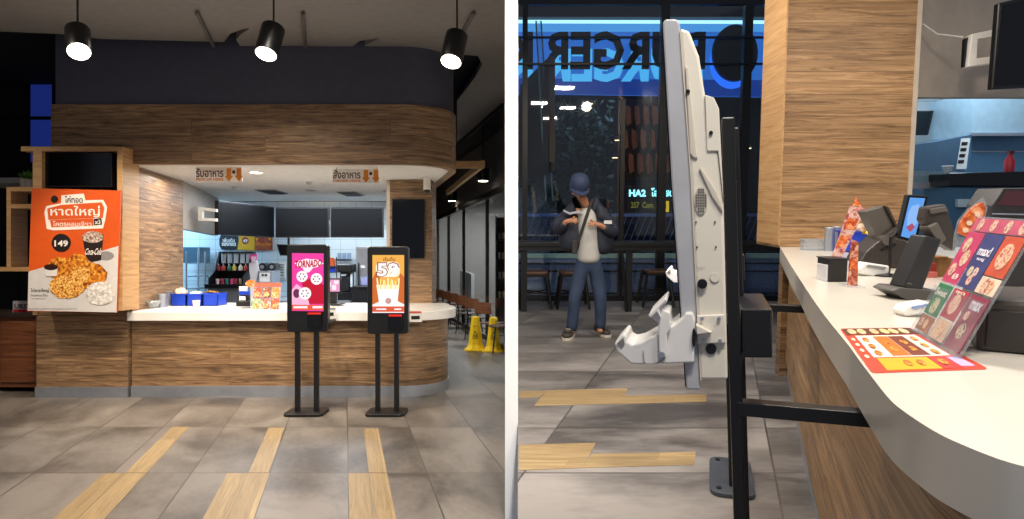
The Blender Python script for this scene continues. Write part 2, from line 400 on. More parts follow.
# ================================================================= LEFT HALL
SK = -.262                                   # the hall runs off to the left: x changes by this much per metre of depth
def dl(x, y, y0): return (x+SK*(y-y0), y)
W_OAK = wood('oak_planks', '#4e3827', '#86684a', '#b08f6a')
W_BOX = wood('oak_veneer', '#a97d50', '#c49a68', '#d3ab79', plank_h=3, plank_w=5, knots=False, seam=1)
W_STRIP = wood('pale_oak_inlay', '#84704e', '#98805a', '#a89068', plank_h=.15, plank_w=3, knots=False, seam=.8)
NAVY = mat('navy_paint', '#50505f', .8)
BLACK = mat('black_powder_coat', '#0d0d0f', .38)
BLACKP = mat('black_plastic', '#121214', .3)
STEEL = mat('brushed_steel', '#b4bac4', .42, .85)
GREYW = mat('grey_paint', '#a39a90', .7)
WHITE = mat('white_plastic', '#e8e6e0', .35)
MARB = marble('white_quartz')

struct('floor', MB().add([(-9, .3, 0), (-.0427, .3, 0), (-.0427, 25, 0), (-9, 25, 0)], [(0, 1, 2, 3)]), tilefloor('grey_stone_tiles', -SK, .03, .59, 4.81, 1.32, '#49443f', '#7b746d', (1, .6)))
# pale wooden strips let into the floor (x measured in the skewed grid)
k = 0
for (xa, xb, ya, yb) in ((-1.645, -1.485, 4.81, 6.13), (-1.645, -1.485, 3.0, 4.80), (-1.80, -1.65, 3.0, 4.80), (-.72, -.57, 4.81, 6.1), (-.72, -.56, 3.0, 4.80), (-.875, -.725, 3.0, 4.80), (.185, .32, 4.81, 6.07), (.185, .32, 3.0, 4.80), (.03, .18, 3.0, 4.80)):
    k += 1
    vs = [(xa+SK*ya, ya, .002), (xb+SK*ya, ya, .002), (xb+SK*yb, yb, .002), (xa+SK*yb, yb, .002)]
    vs += [(x, y, -.01) for x, y, z in vs]
    struct('trim_%d' % k, MB().add(vs, [(0, 1, 2, 3), (0, 4, 5, 1), (1, 5, 6, 2), (2, 6, 7, 3), (3, 7, 4, 0)], [[(ya, xa), (ya, xb), (yb, xb), (yb, xa)]]+[[(0, 0)]*4]*4), W_STRIP)
struct('wall_divider', MB().box((-.0427, 3.9, -.3), (.0366, 26, 6)), mat('white_wall_paint', '#f7f7f5', .6, var=.01))
struct('ceiling', MB().box((-9, 1, 4.3), (-.0427, 25, 4.4)), mat('dark_ceiling', '#15151a', .9))
raft = [(-8.5, 2), (-8.5, 6.6)]
for u, v in ((14, 31), (60, 33), (100, 38), (180, 40), (224, 41), (230, 33), (240, 29), (250, 27), (241, 33), (236, 39), (240, 45), (300, 45), (352, 46), (360, 40), (380, 37), (366, 44), (360, 52), (374, 56), (380, 50), (445, 52), (456, 53), (478, 55), (482, 63), (474, 78), (457, 100), (457, 146), (475, 132), (505, 104)):
    p = Lz(u, v, 4.08); raft.append((p.x, p.y))
raft += [(-.05, 9.5), (-.05, 2)]
struct('ceiling_raft', MB().prism(raft, 4.08, 4.16), mat('grey_ceiling_board', '#8f8c8a', .8))
struct('wall_left', MB().box((-9, 1, 0), (-8.9, 25, 4.3)), mat('dark_wall', '#1b1a1c', .8))
struct('wall_back', MB().box((-9, 25, 0), (0, 25.1, 4.3)), mat('dark_wall', '#1b1a1c', .8))
struct('wall_left_return', MB().box((-8.9, 10.0, 0), (-5.75, 10.1, 4.3)), mat('dark_wall', '#1b1a1c', .8))

def outline(y0, xs, r, C=(-1.53, 8.2), yend=12.0, n=14):
    """front edge from x=xs, round the corner of radius r, then back along the hall"""
    pts = [(xs, C[1]-r)]
    for i in range(n+1):
        t = math.radians(-90+90*i/n); c, s_ = math.cos(t), math.sin(t)
        pts.append((C[0]+r*c+SK*r*s_, C[1]+r*s_))
    pts.append((C[0]+r+SK*(yend-C[1]), yend))
    return pts
# ---- serving counter
XL = -4.455
ct = thing('serving_counter', 'long plank-clad counter with white stone top and rounded end in the left hall', 'counter', (-2.9, 8.2, 0))
def loc(o, pts): return [(x-o.location.x, y-o.location.y) for x, y in pts]
bpy.context.view_layer.update()
def mbshift(mb, o): 
    d = Vector(o.matrix_world.translation)
    mb.v = [p-d for p in mb.v]; return mb
front = outline(0, XL, .70, yend=10.0)
part('front_panel', mbshift(MB().ribbon(front, .12, .895, .05), ct), W_OAK, ct, smooth=True)
part('kick_plate', mbshift(MB().ribbon(outline(0, XL, .715, yend=10.0), 0, .125, .06), ct), STEEL, ct, smooth=True)
top = outline(0, XL, .80, yend=9.0)+[(-1.53+SK*.8, 9.0), (XL+SK*1.55, 9.0)]
part('countertop', mbshift(MB().prism(top, .895, 1.0), ct), MARB, ct, bevel=.006)
# ---- canopy above the counter
hd = outline(0, -5.33, .80, yend=12.3)
struct('trim_10', MB().ribbon([(-5.33-.3, 9.2)]+hd, 2.71, 3.40, .10), W_OAK, smooth=True)
struct('wall_bulkhead', MB().ribbon([(-5.28-.3, 9.2)]+outline(0, -5.30, .77, yend=12.3), 3.40, 4.3, .10), NAVY, smooth=True)
sof = outline(0, -4.40, .74, yend=12.2)+[(-6.2, 12.2), (-5.6, 12.2)]
struct('ceiling_soffit', MB().prism([(-5.2, 7.5)]+sof[0:]+[(-8.9, 12.2), (-8.9, 9.4), (-5.2, 9.2)], 2.72, 2.80), mat('white_ceiling', '#cfcbc4', .7))
# ---- wood-clad end block, side wall, kitchen walls
struct('wall_end_block', MB().box((-5.36, 7.52, 1.0), (XL, 7.62, 2.71)), W_OAK)
struct('wall_side', MB().ribbon([(XL, 7.50), (-4.66, 9.07)], 1.0, 2.71, .08).ribbon([(XL-.03, 7.55), (-4.69, 9.07)], 0, 1.0, .05), W_OAK)
struct('wall_kitchen_side', MB().ribbon([(-4.66, 9.07), (-5.33, 11.6)], 2.04, 2.72, .08), GREYW)
tile = mat('kitchen_tiles', '#b9cdd8', .3)
def tilewall(name, c='#b4c8d4', w_=.3, h_=.2):
    m = bpy.data.materials.new(name); m.use_nodes = True; nt = m.node_tree; b = nt.nodes['Principled BSDF']; uv = nt.nodes.new('ShaderNodeUVMap'); uv.uv_map = 'UVMap'
    br = nt.nodes.new('ShaderNodeTexBrick'); br.offset = 0; br.inputs['Scale'].default_value = 1; br.inputs['Brick Width'].default_value = w_; br.inputs['Row Height'].default_value = h_; br.inputs['Mortar Size'].default_value = .004
    br.inputs['Color1'].default_value = (*hx(c), 1); br.inputs['Color2'].default_value = (*[x*.93 for x in hx(c)], 1); br.inputs['Mortar'].default_value = (*[x*.55 for x in hx(c)], 1)
    nt.links.new(uv.outputs[0], br.inputs[0]); nt.links.new(br.outputs[0], b.inputs['Base Color']); b.inputs['Roughness'].default_value = .25
    return m
TILE = tilewall('white_kitchen_tiles', '#c9d3d8')
struct('wall_kitchen_back', MB().box((-8.9, 12.3, 0), (-1.95, 12.4, 2.72)), TILE)
struct('wall_kitchen_far', MB().box((-7.4, 10.1, 0), (-7.3, 12.3, 2.72)), TILE)
# ---- round-the-corner pillar with the black screen
struct('wall_pillar', MB().box((-1.70, 8.9, 1.0), (-1.115, 9.4, 2.71)), W_OAK)
struct('trim_11', MB().box((-1.745, 8.9, 1.0), (-1.70, 9.4, 2.71)), mat('pale_edge', '#b9ac9c', .6))
t = thing('wall_screen', 'switched-off tall black screen on the plank pillar behind the counter', 'screen', L(408.5, 228, 8.86))
part('casing', MB().cbox((0, 0, 0), (.455, .05, .83)), BLACKP, t, bevel=.008)
part('panel', MB().cbox((0, -.026, 0), (.43, .004, .80)), mat('off_screen', '#050507', .12), t)

# ---- box frame with the screen and the big poster
YB = 7.2
def LX(u, Y=YB): return (u-CX)/F*Y
def LZ(v, Y=YB): return 1.6-(v-CY)/F*Y
t = thing('display_frame', 'tall oak box frame holding the black screen and the orange chicken poster', 'frame', (LX(78), 7.3, 1.0))
def fb(lo, hi): return mbshift(MB().box(lo, hi), t)
bpy.context.view_layer.update()
xa, xb, za, zb = LX(33), LX(122.5), 1.03, LZ(145.5)
sk = lambda mb: mb
part('top_board', mbshift(MB().box((LX(21), YB, zb-.05), (xb, 7.52, zb)), t), W_BOX, t)
part('side_board', mbshift(MB().box((xb-.06, YB, za), (xb, 7.52, zb-.05)), t), W_BOX, t)
part('side_board', mbshift(MB().box((xa, YB, za), (xa+.10, 7.52, zb-.05)), t), W_BOX, t)
part('back_panel', mbshift(MB().box((xa+.1, 7.40, za), (xb-.06, 7.50, zb-.05)), t), mat('dark_oak', '#4a3323', .6), t)
part('bottom_board', mbshift(MB().box((xa+.1, YB, za), (xb-.06, 7.40, za+.04)), t), W_BOX, t)
t = thing('television', 'small wide screen switched off in the oak frame above the orange poster', 'screen', L(78, 169, 7.28))
part('casing', MB().cbox((0, 0, 0), (.80, .05, .40)), BLACKP, t, bevel=.006)
part('panel', MB().cbox((0, -.027, .005), (.775, .004, .37)), mat('off_screen', '#050507', .12), t)
part('bracket', MB().cbox((0, .05, 0), (.2, .06, .12)), BLACK, t)

# ---- orange poster
P = PX(74, 250, 7.16); g = lambda x, y: (20+x/3.845, 180+y/3.845)
t = thing('poster', 'large orange and white fried chicken poster hung on the oak frame beside the counter', 'poster', M=P.M)
part('board', P.flat(MB(), [(31.7, 187.3), (121, 189.5), (116.5, 311.5), (27.3, 310)], -.02, .02), ink('poster_orange', '#d45516'), t)
def pp(name, pts, z, m, lab=None): return part(name, P.flat(MB(), [g(*q) for q in pts], z, .001), m, t, label=lab)
pp('white_field', [(33, 348), (379, 250), (371, 505), (30, 498)], .0005, ink('poster_white', '#cfcbc8'), 'white lower field')
pp('printed_shadow', [g_ for g_ in ellp(330, 288, 32, 18)], .001, ink('poster_shade', '#8d8888'))
pp('printed_badge', ellp(133, 70, 14, 14), .0016, ink('black', '#1a1512'))
pp('title_outline', [(160, 55), (246, 48), (252, 74), (320, 72), (336, 100), (328, 150), (320, 182), (130, 190), (103, 184), (94, 120), (102, 96), (158, 86)], .0016, ink('cream', '#efe6dc'), 'white outline around the title')
pp('title_field', [(106, 106), (158, 92), (314, 82), (325, 104), (319, 142), (110, 149)], .003, ink('poster_orange', '#d45516'))
pp('title_field', [(116, 150), (282, 144), (284, 172), (122, 178)], .003, ink('poster_orange', '#d45516'))
def pt(name, s_, box, m, z=.0045, bold=.02, **k):
    a = g(box[0], box[1]); b = g(box[2], box[3]); return part(name, P.txt(MB(), s_, a[0], a[1], b[0], b[1], z, bold=bold, **k), m, t)
pt('lettering', 'ไก่ทอด', (173, 57, 242, 84), ink('black', '#1a1512'))
pt('lettering', 'หาดใหญ่', (118, 95, 308, 140), ink('cream', '#efe6dc'), bold=.015)
pt('lettering', 'โคตรหอมเจียว', (128, 154, 276, 174), ink('cream', '#efe6dc'), bold=.01)
pp('multiplier_badge', [(284, 146), (314, 143), (316, 168), (286, 171)], .004, ink('black', '#1a1512'))
pt('lettering', 'x3', (289, 149, 311, 166), ink('cream', '#efe6dc'), z=.006)
pp('price_badge', ellp(159, 238, 37, 35, 28), .0016, ink('black', '#1a1512'))
pt('lettering', '149', (133, 228, 186, 252), ink('cream', '#efe6dc'), z=.004, bold=.03)
pp('printed_cup', [(240, 212), (322, 206), (312, 305), (275, 312), (255, 300)], .0020, ink('cup_dark', '#251712'))
pp('printed_ice', ellp(281, 216, 41, 22, 20, .06, 3), .0030, blobs('print_ice', ['#5c4438', '#b79b8b', '#e8ded8'], 45))
part('lettering', P.txt(MB(), 'Coca-Cola', *g(248, 258), *g(312, 284), .0035, bold=.02, shear=.3), ink('cream', '#efe6dc'), t)
CH = blobs('print_chicken', ['#6e3008', '#b4610f', '#d98a1e', '#efb651'], 26)
CH2 = blobs('print_crumbs', ['#7d3c08', '#c9761a', '#edb95b', '#f6d489'], 60)
pp('printed_chicken', ellp(152, 335, 48, 44, 22, .07, 1)+[], .0035, CH)
pp('printed_chicken', ellp(222, 318, 45, 36, 22, .08, 5), .0042, CH)
pp('printed_chicken', ellp(268, 365, 70, 52, 26, .06, 8), .0049, CH)
pp('printed_chicken', ellp(180, 408, 68, 44, 26, .08, 11), .0056, CH2)
pp('printed_chicken', ellp(232, 358, 42, 30, 22, .12, 14), .0063, CH2)
pp('printed_sauce_cup', [(94, 330), (148, 330), (142, 366), (102, 366)], .0070, ink('poster_white2', '#ded9d4'))
pp('printed_sauce', ellp(121, 331, 27, 12), .0080, ink('sauce', '#2c1208'))
pp('printed_rice', ellp(310, 432, 56, 46, 26, .05, 21), .0070, blobs('print_rice', ['#a9a39b', '#d3cec7', '#efece8'], 30))
pt('lettering', 'ไก่หาดใหญ่', (42, 413, 112, 430), ink('black', '#1a1512'), z=.003)
pt('lettering', 'โคตรหอมเจียว', (42, 434, 108, 444), ink('black', '#1a1512'), z=.003, bold=0)
pt('lettering', 'เฉพาะเมนูที่ร่วมรายการ', (42, 449, 100, 456), ink('black', '#1a1512'), z=.003, bold=0)
pt('lettering', 'สินค้ามีจำนวนจำกัด โปรดสอบถามพนักงาน', (34, 488, 220, 494), ink('black', '#1a1512'), z=.003, bold=0)

# ---- cabinet below the frame and shelf at far left
t = thing('base_cabinet', 'plank-clad base cabinet with steel kick plate under the orange poster', 'cabinet', (LX(84, 7.5), 7.8, 0))
bpy.context.view_layer.update()
part('body', mbshift(MB().box((LX(39, 7.5), 7.46, .12), (XL-.02, 8.1, 1.03)), t), W_OAK, t)
part('kick_plate', mbshift(MB().box((LX(38, 7.5), 7.45, 0), (XL-.02, 8.1, .12)), t), STEEL, t)
t = thing('side_cabinet', 'reddish brown wooden cabinet at the far left edge below the shelf', 'cabinet', (-6.05, 8.0, 0))
bpy.context.view_layer.update()
REDW = wood('red_brown_wood', '#4b2a18', '#6d3f24', '#80502f', knots=False, plank_h=2, seam=1)
part('body', mbshift(MB().box((-6.75, 7.75, .06), (-5.62, 8.3, .92)), t), REDW, t)
part('door', mbshift(MB().box((-6.70, 7.73, .12), (-6.2, 7.75, .86)), t), REDW, t, bevel=.004)
part('door', mbshift(MB().box((-6.18, 7.73, .12), (-5.68, 7.75, .86)), t), REDW, t, bevel=.004)
part('top', mbshift(MB().box((-6.78, 7.70, .92), (-5.60, 8.33, .96)), t), mat('dark_top', '#2a2220', .4), t)
t = thing('shelf_unit', 'pale oak open shelf beside the orange poster holding potted plants', 'shelf', (-5.6, 7.5, .96))
bpy.context.view_layer.update()
part('upright', mbshift(MB().box((-5.58, 7.45, .96), (-5.52, 7.75, 2.88)), t), W_BOX, t)
for v in (186, 203, 266): part('shelf_board', mbshift(MB().box((-6.1 if v == 266 else -5.85, 7.45, LZ(v, 7.45)-.05), (-5.58, 7.75, LZ(v, 7.45))), t), W_BOX, t)
part('upright', mbshift(MB().box((-5.90, 7.47, LZ(266, 7.45)), (-5.85, 7.73, LZ(186, 7.45))), t), W_BOX, t)
def plant(x, y, z, lab, seed, s=1.0, ns=60, grp=None):
    rnd = random.Random(seed); t = thing('potted_plant', lab, 'plant', (x, y, z), group=grp)
    part('pot', MB().lathe([(.05*s, 0), (.065*s, .09*s), (.06*s, .095*s), (.055*s, .085*s)]), mat('grey_pot', '#77716c', .7), t, smooth=True)
    m = MB()
    for i in range(ns):
        a = rnd.uniform(0, 6.28); e = rnd.uniform(.3, 1.5); l = rnd.uniform(.05, .12)*s; p = Vector((0, 0, .09*s)); d = Vector((math.cos(a)*math.cos(e), math.sin(a)*math.cos(e), math.sin(e)))
        q = p+d*l; sd = d.cross(Vector((0, 0, 1))).normalized()*.018*s; mid = (p+q)/2
        m.add([p, mid+sd, q, mid-sd], [(0, 1, 2, 3)])
    part('foliage', m, mat('leaf_green', '#4d7a2c', .6, var=.3), t)
plant(LX(23.5, 7.55), 7.6, LZ(186, 7.45), 'left potted plant of the pair on the oak shelf', 3, 1.15)
plant(LX(30, 7.52), 7.55, LZ(186, 7.45), 'right potted plant of the pair, next to the screen on the oak shelf', 5, 1.0)
t = thing('price_sign', 'small yellow-lit sign with an orange ring at the far left edge', 'sign', L(17, 240, 9.3))
part('housing', MB().cbox((0, 0, 0), (.26, .05, .62)), BLACKP, t)
part('post', MB().box((-.02, .01, -L(17, 240, 9.3).z), (.02, .04, -.3)), BLACKP, t)
part('lit_ring', MB().prism(arc(0, 0, .08, .08, 0, 350, 20)+arc(0, 0, .05, .05, 350, 0, 20), .027, .03, Matrix.Rotation(math.pi/2, 4, 'X')), emis('yellow_glow', '#e0a010', 1.2), t)
part('lit_bar', MB().cbox((0, -.028, -.26), (.24, .004, .05)), emis('yellow_glow', '#e0a010', 1.2), t)
part('lit_bar', MB().cbox((0, -.028, .2), (.24, .004, .1)), emis('blue_glow_dim', '#3558a8', .8), t)
t = thing('reflection_panel', 'dim blue glowing panel for the sign reflection in the window at far left', 'sign', L(42, 118, 9.9))  # glowing panel imitates the blue sign reflected in the window
part('frame', MB().cbox((0, 0, 0), (.42, .08, 1.5)), BLACK, t)  # black body of the panel standing in for the sign reflection
part('glow', MB().cbox((.02, -.045, 0), (.32, .01, 1.35)), emis('reflection_blue', '#1c2c7a', .6), t)
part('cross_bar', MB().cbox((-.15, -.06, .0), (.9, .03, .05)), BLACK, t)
t = thing('counter_card', 'small pale card with dark letters standing on the cabinet at far left edge', 'sign', L(24, 306, 7.9))
part('card', MB().cbox((0, 0, 0), (.26, .02, .15)), ink('card_pale', '#b9aeae'), t)
part('lettering', txt(MB(), 'URST', -.11, -.02, .09, .04, .012, bold=.03, M=Matrix.Rotation(math.pi/2, 4, 'X')), ink('black', '#1a1512'), t)
part('red_band', MB().cbox((0, -.012, -.045), (.24, .004, .035)), ink('print_red', '#b01c20'), t)

# ---- menu boards over the kitchen
MBK = mat('menu_board_black', '#060709', .5, var=.02, spec=.12)
def board(name, p0, p1, z0, z1, lab):
    p0 = Vector((*p0, 0)); p1 = Vector((*p1, 0)); c = (p0+p1)/2; d = (p1-p0); a = math.atan2(d.y, d.x)
    t = thing(name, lab, 'menu board', (c.x, c.y, (z0+z1)/2), a, group='dark menu boards over the kitchen')
    part('casing', MB().cbox((0, .04, 0), (d.length-.01, .08, z1-z0)), BLACKP, t, bevel=.006)
    part('panel', MB().cbox((0, -.003, 0), (d.length-.05, .006, z1-z0-.05)), MBK, t)
zt = 1.6+53/640*11.0; zm = 1.6+22.5/640*11.0
board('menu_board', (L(217, 0, 9.7).x, 9.75), (L(274.5, 0, 11).x, 11), zm, zt, 'switched-off menu board angled inwards at the left end of the row')
board('menu_board', (L(275, 0, 11).x, 11), (L(329, 0, 11).x, 11), zm, zt, 'switched-off menu board in the middle of the row over the kitchen')
board('menu_board', (L(330, 0, 11).x, 11), (L(383.5, 0, 11).x, 11), zm, zt, 'switched-off menu board at the right end beside the plank pillar')
Q = PX(208, 213, 9.6)
t = thing('screen_bracket', 'white looped bracket holding the left end of the angled menu board', 'bracket', M=Q.M)
part('loop', MB().prism(Q.poly([(199, 206), (217, 208), (217, 211), (203, 209.5), (203, 217), (217, 217.5), (217, 220.5), (199, 219.5)]), -.03, .03), WHITE, t)

# ---- hanging signs under the canopy edge
def hang(u0, v0, u1, v1, Y, th1, eng, lab, grp=None):
    q = PX(u0, v0, Y); t = thing('hanging_sign', lab, 'sign', M=q.M)
    part('board', MB().prism(q.poly([(u0, v0), (u1-3, v0-.5), (u1-1.5, v0+8), (u1-1, v1), (u0, v1)]), -.01, 0), ink('sign_cream', '#f8efe6'), t)
    part('lettering', q.txt(MB(), th1, u0+.6, v0+.5, u0+28, v0+9.6, .001, bold=.02), ink('sign_brown', '#4a2a1c'), t)
    part('lettering', q.txt(MB(), eng, u0+.6, v0+10.6, u0+28, v1-1.2, .001, bold=.03), ink('sign_orange', '#e0851a'), t, label='orange capitals')
    for du in (33.5, 43.5):
        c = u0+du; part('arrow', MB().prism(q.poly([(c-2.3, v0+.8), (c+2.3, v0+.8), (c+2.3, v0+8.5), (c+4, v0+8.5), (c, v1-.3), (c-4, v0+8.5), (c-2.3, v0+8.5)]), .001, .003), ink('sign_orange', '#e0851a'), t)
    part('dot', MB().prism(q.poly(ellp(u0+38.3, v0+4.5, 1.6, 1.8)), .001, .003), ink('sign_brown', '#4a2a1c'), t)
    for du in (4, 44): part('suspension_wire', MB().cyl((*q(u0+du, v0), -.005), (*q(u0+du, v0-6), -.005), .004, n=6), BLACK, t)
hang(195.5, 166.5, 0+195.5+48, 180.8, 7.75, 'รับอาหาร', 'PICK UP HERE', 'white hanging sign with two orange arrows reading PICK UP HERE')
hang(332.5, 168, 332.5+48, 182, 7.75, 'สั่งอาหาร', 'ORDER HERE', 'white hanging sign with two orange arrows reading ORDER HERE')

# ---- fittings in the soffit
def soffit_pt(u, v, z=2.72): return Lz(u, v, z)
for u, v, lab in ((256, 171, 'bright recessed downlight right of the PICK UP HERE sign'), ):
    p = soffit_pt(u, v); t = thing('recessed_downlight', lab, 'light', p)
    part('trim_ring', MB().lathe([(.10, -.01), (.10, 0), (.07, 0), (.07, -.01)]), WHITE, t, smooth=True)
    part('lens', MB().cyl((0, 0, -.012), (0, 0, -.004), .068), emis('lamp_glow', '#fff0d8', 12), t)
    spot('downlight_beam', p+Vector((0, 0, -.03)), p+Vector((0, 0, -1)), 60, (1, .9, .75), 110, .06)
for u, v, lab in ((272, 190.5, 'square air vent in the white soffit left of the middle'), (351, 192.5, 'square air vent in the white soffit below the ORDER HERE sign')):
    p = soffit_pt(u, v); t = thing('air_vent', lab, 'vent', p, group=None)
    part('frame', MB().prism([(-.16, -.3), (.16, -.3), (.16, .3), (-.16, .3)], -.012, 0), mat('grey_metal', '#6c6a68', .5), t)
    for i in range(5): part('slat', MB().cbox((0, -.22+i*.11, -.02), (.26, .05, .012)), BLACK, t)
for u, v, lab in ((309, 181, 'small round detector in soffit between the two hanging signs'), (234, 186, 'small round detector in the soffit under the PICK UP HERE sign'), (311, 189, 'flat round speaker grille in the middle of the white soffit'), (389, 190, 'flat round speaker grille in the soffit near the plank pillar')):
    p = soffit_pt(u, v); r = .09 if 'grille' in lab else .04; t = thing('ceiling_detector' if r < .05 else 'ceiling_speaker', lab, 'detector' if r < .05 else 'speaker', p)
    part('housing', MB().lathe([(r*.6, -.03 if r < .05 else -.012), (r, -.01), (r, 0)]), mat('pale_grey_plastic', '#a29e98', .5), t, smooth=True)
    part('centre', MB().cyl((0, 0, -.035 if r < .05 else -.016), (0, 0, -.01), r*.5), mat('grey_metal', '#6c6a68', .5), t)
p = L(427, 191, 8.7); t = thing('security_camera', 'small white dome camera with black lens above the plank pillar', 'camera', p)
part('base', MB().lathe([(.05, .03), (.05, .2), (.02, .2)]), WHITE, t, smooth=True)
part('dome', MB().ell((0, 0, .02), (.045, .045, .04)), BLACKP, t, smooth=True)

# ---- cylindrical pendant spots
def pendant(u, v, Y, rot, lab, tgt):
    c = L(u, v, Y); top_ = Vector((0, 0, .38))
    M = Matrix.Translation(c) @ rot
    t = thing('pendant_spotlight', lab, 'light', M=M, group='black cylinder spotlights under the ceiling')
    part('housing', MB().lathe([(.086, 0), (.09, .01), (.09, .26), (.075, .27), (.02, .275)]), BLACK, t, smooth=True)
    part('lens', MB().cyl((0, 0, -.004), (0, 0, .006), .078, n=24), emis('lamp_glow', '#fff0d8', 12), t)
    i = M.inverted(); a = i @ (M @ Vector((0, 0, .27))); b = i @ Vector((*(M @ Vector((0, 0, .27))).xy, 4.08))
    part('cord', MB().cyl(a, b, .008, n=6), BLACK, t)
    spot('pendant_beam', M @ Vector((0, 0, -.02)), tgt, 90, (1, .86, .66), 90, .07)
RX = lambda d: Matrix.Rotation(math.radians(d), 4, 'X'); RY = lambda d: Matrix.Rotation(math.radians(d), 4, 'Y')
pendant(79, 50.5, 5.0, RX(-32) @ RY(-22), 'glowing black cylinder pendant lamp at the left, tilted to the right', (-3.2, 7.5, 0))
pendant(266, 53, 5.0, RX(-24) @ RY(4), 'glowing black cylinder pendant lamp in the middle of the row', (-1.9, 7.0, 0))
pendant(451, 60.5, 5.0, RX(-24) @ RY(8), 'glowing black cylinder pendant lamp at the right beside the canopy end', (-.6, 7.0, 0))
for pts, lab in (([(197, 12), (214, 46)], 'thin grey conduit crossing the ceiling left of the middle lamp'), ([(303, 12), (305, 46)], 'thin grey conduit crossing the ceiling right of the middle lamp'), ([(474, 12), (457, 42)], 'thin grey conduit crossing the ceiling above the right lamp')):
    a = Lz(*pts[0], 4.05); b = Lz(*pts[1], 4.05); solo('conduit', MB().cyl(a, b, .02, n=8), mat('grey_metal', '#6c6a68', .5), lab, 'conduit')

# ---- ordering kiosks
def kiosk_L(u, v0, u_base, lab, YK=6.6):
    s = YK/F; x = (u-CX)*s
    t = thing('ordering_kiosk', lab, 'kiosk', (x, YK+.07, 0), group='self-ordering kiosks standing at the counter')
    zt = 1.6-(v0-CY)*s; h = 88*s; w2 = 20.6*s; bx = (u_base-u)*s
    body = MB().prism(rrect(-w2, -h/2, w2, h/2, .035, 5), -.045, .045, Matrix.Translation((0, 0, zt-h/2)) @ Matrix.Rotation(math.pi/2, 4, 'X'))
    part('body', body, BLACKP, t, bevel=.008)
    for sx in (-9.5, 9.5): part('post', MB().box((sx*s-.024+bx*.7, -.03, .03), (sx*s+.024+bx*.7, .02, zt-h+.05)), BLACK, t, bevel=.004)
    part('base_plate', MB().prism(rrect(-19.7*s+bx, -.16, 19.7*s+bx, .16, .06), 0, .03), BLACK, t, bevel=.006)
    for sx in (-9.5, 9.5): part('support_arm', MB().box((sx*s-.02+bx*.7, .02, .90), (sx*s+.02+bx*.7, .66, .93)), BLACK, t)
    part('scanner', MB().box((-.12, -.047, zt-h+.27), (-.05, -.05, zt-h+.3)), mat('off_screen', '#050507', .12), t)
    rd = part('card_reader', MB().box((1*s, -.075, zt-h+.05), (15*s, -.045, zt-h+.20)), mat('black_gloss', '#0a0a0c', .15), t, bevel=.006)
    part('lit_strip', MB().box((1.5*s, -.079, zt-h+.185), (14.5*s, -.075, zt-h+.205)), emis('red_glow', '#d8281c', 1.2), rd)
    return t, zt, h, s
def kscreen(t, u0, v0, u1, v1, YK=6.6):
    """screen frame: local frontal coordinates relative to the kiosk"""
    q = PX((u0+u1)/2, (v0+v1)/2, YK); q.M = t.matrix_world.inverted() @ q.M @ Matrix.Translation((0, 0, -.07+.07+.046-.07+.002)); return q
def kshape(t, q, name, mb, m, par, lab=None):
    mb.v = [q.M @ p for p in mb.v]; return part(name, mb, m, par, label=lab)
bpy.context.view_layer.update()
def E(n, c, s=1.0): return emis('screen_'+n, c, s)
t, zt, h, s = kiosk_L(306.5, 243.3, 304.5, 'black ordering kiosk showing a pink TORNADO advert, left of the pair')
bpy.context.view_layer.update(); q = kscreen(t, 292, 250, 323.5, 309.5)
ks = lambda name, pts, z, m: kshape(t, q, name, MB().prism(q.poly(pts), z, z+.0008), m, scr)
scr = None; scr = kshape(t, q, 'screen', MB().prism(q.poly([(291.3, 252), (323, 252.4), (323, 310.5), (291.3, 310)]), 0, .002), E('magenta', '#ee3fa0', 1.0), t, 'lit pink screen')
ks('red_swirl', [(302, 289), (310, 276), (323, 284), (323, 303), (300, 303)], .0025, E('crimson', '#c41230', 1))
ks('red_swirl', [(291.3, 289), (296, 283), (305, 290), (309, 304), (291.3, 304)], .0028, E('pink_light', '#ffb6d6', 1))
ks('red_swirl', [(303, 270), (311, 283), (316, 292), (306, 294), (300, 280)], .003, E('crimson', '#c41230', 1))
ks('cloud', ellp(308, 262.5, 14, 4.5, 22, .1, 2)+[], .0035, E('cloud_white', '#ffe9f3', 1))
ks('cloud', [(300, 264), (315, 264), (309, 271), (305, 272)], .0036, E('cloud_white', '#ffe9f3', 1))
kshape(t, q, 'lettering', q.txt(MB(), 'TORNADO', 293.5, 259, 321, 266.5, .006, bold=.04, shear=.15, rot=.06), E('crimson', '#c41230', 1), scr)
for i, (cu, cv, r) in enumerate(((301.5, 275.5, 5.6), (316, 278, 5.8), (304.5, 292.5, 6.2))):
    ks('dessert_cup', ellp(cu, cv, r, r), .0045+.001*i, E('cup_white', '#fff4f6', 1))
    for j in range(6):
        a = j*1.05+i; ks('topping', ellp(cu+math.cos(a)*r*.5, cv+math.sin(a)*r*.5, .8, .8, 8), .0065+.001*i, E(('choc', 'mint', 'berry')[(i+j) % 3], ('#2c1a24', '#3f7a5c', '#c43a5c')[(i+j) % 3], 1))
ks('berry_cup', ellp(296, 292.5, 3.4, 4.6), .0042, E('berry_dark', '#6e2a55', 1))
for a, b in ((293, 303), (312, 322)): ks('button', [(a, 305.2), (b+4 if a < 300 else b, 305.2), (b+4 if a < 300 else b, 307.4), (a, 307.4)], .0045, E('cloud_white', '#ffe9f3', 1))
ks('button_bar', [(291.3, 303.8), (323, 304.2), (323, 309.3), (291.3, 309)], .0032, E('orange_bar', '#ea5a34', 1))
t, zt, h, s = kiosk_L(387.3, 245.3, 385.5, 'black ordering kiosk showing the number 59 over fries, right of the pair')
bpy.context.view_layer.update(); q = kscreen(t, 372, 252, 404, 311)
scr = None; scr = kshape(t, q, 'screen', MB().prism(q.poly([(372, 254), (403.8, 254), (403.8, 312), (372, 312)]), 0, .002), E('amber', '#f0ae4e', 1.0), t, 'lit orange screen')
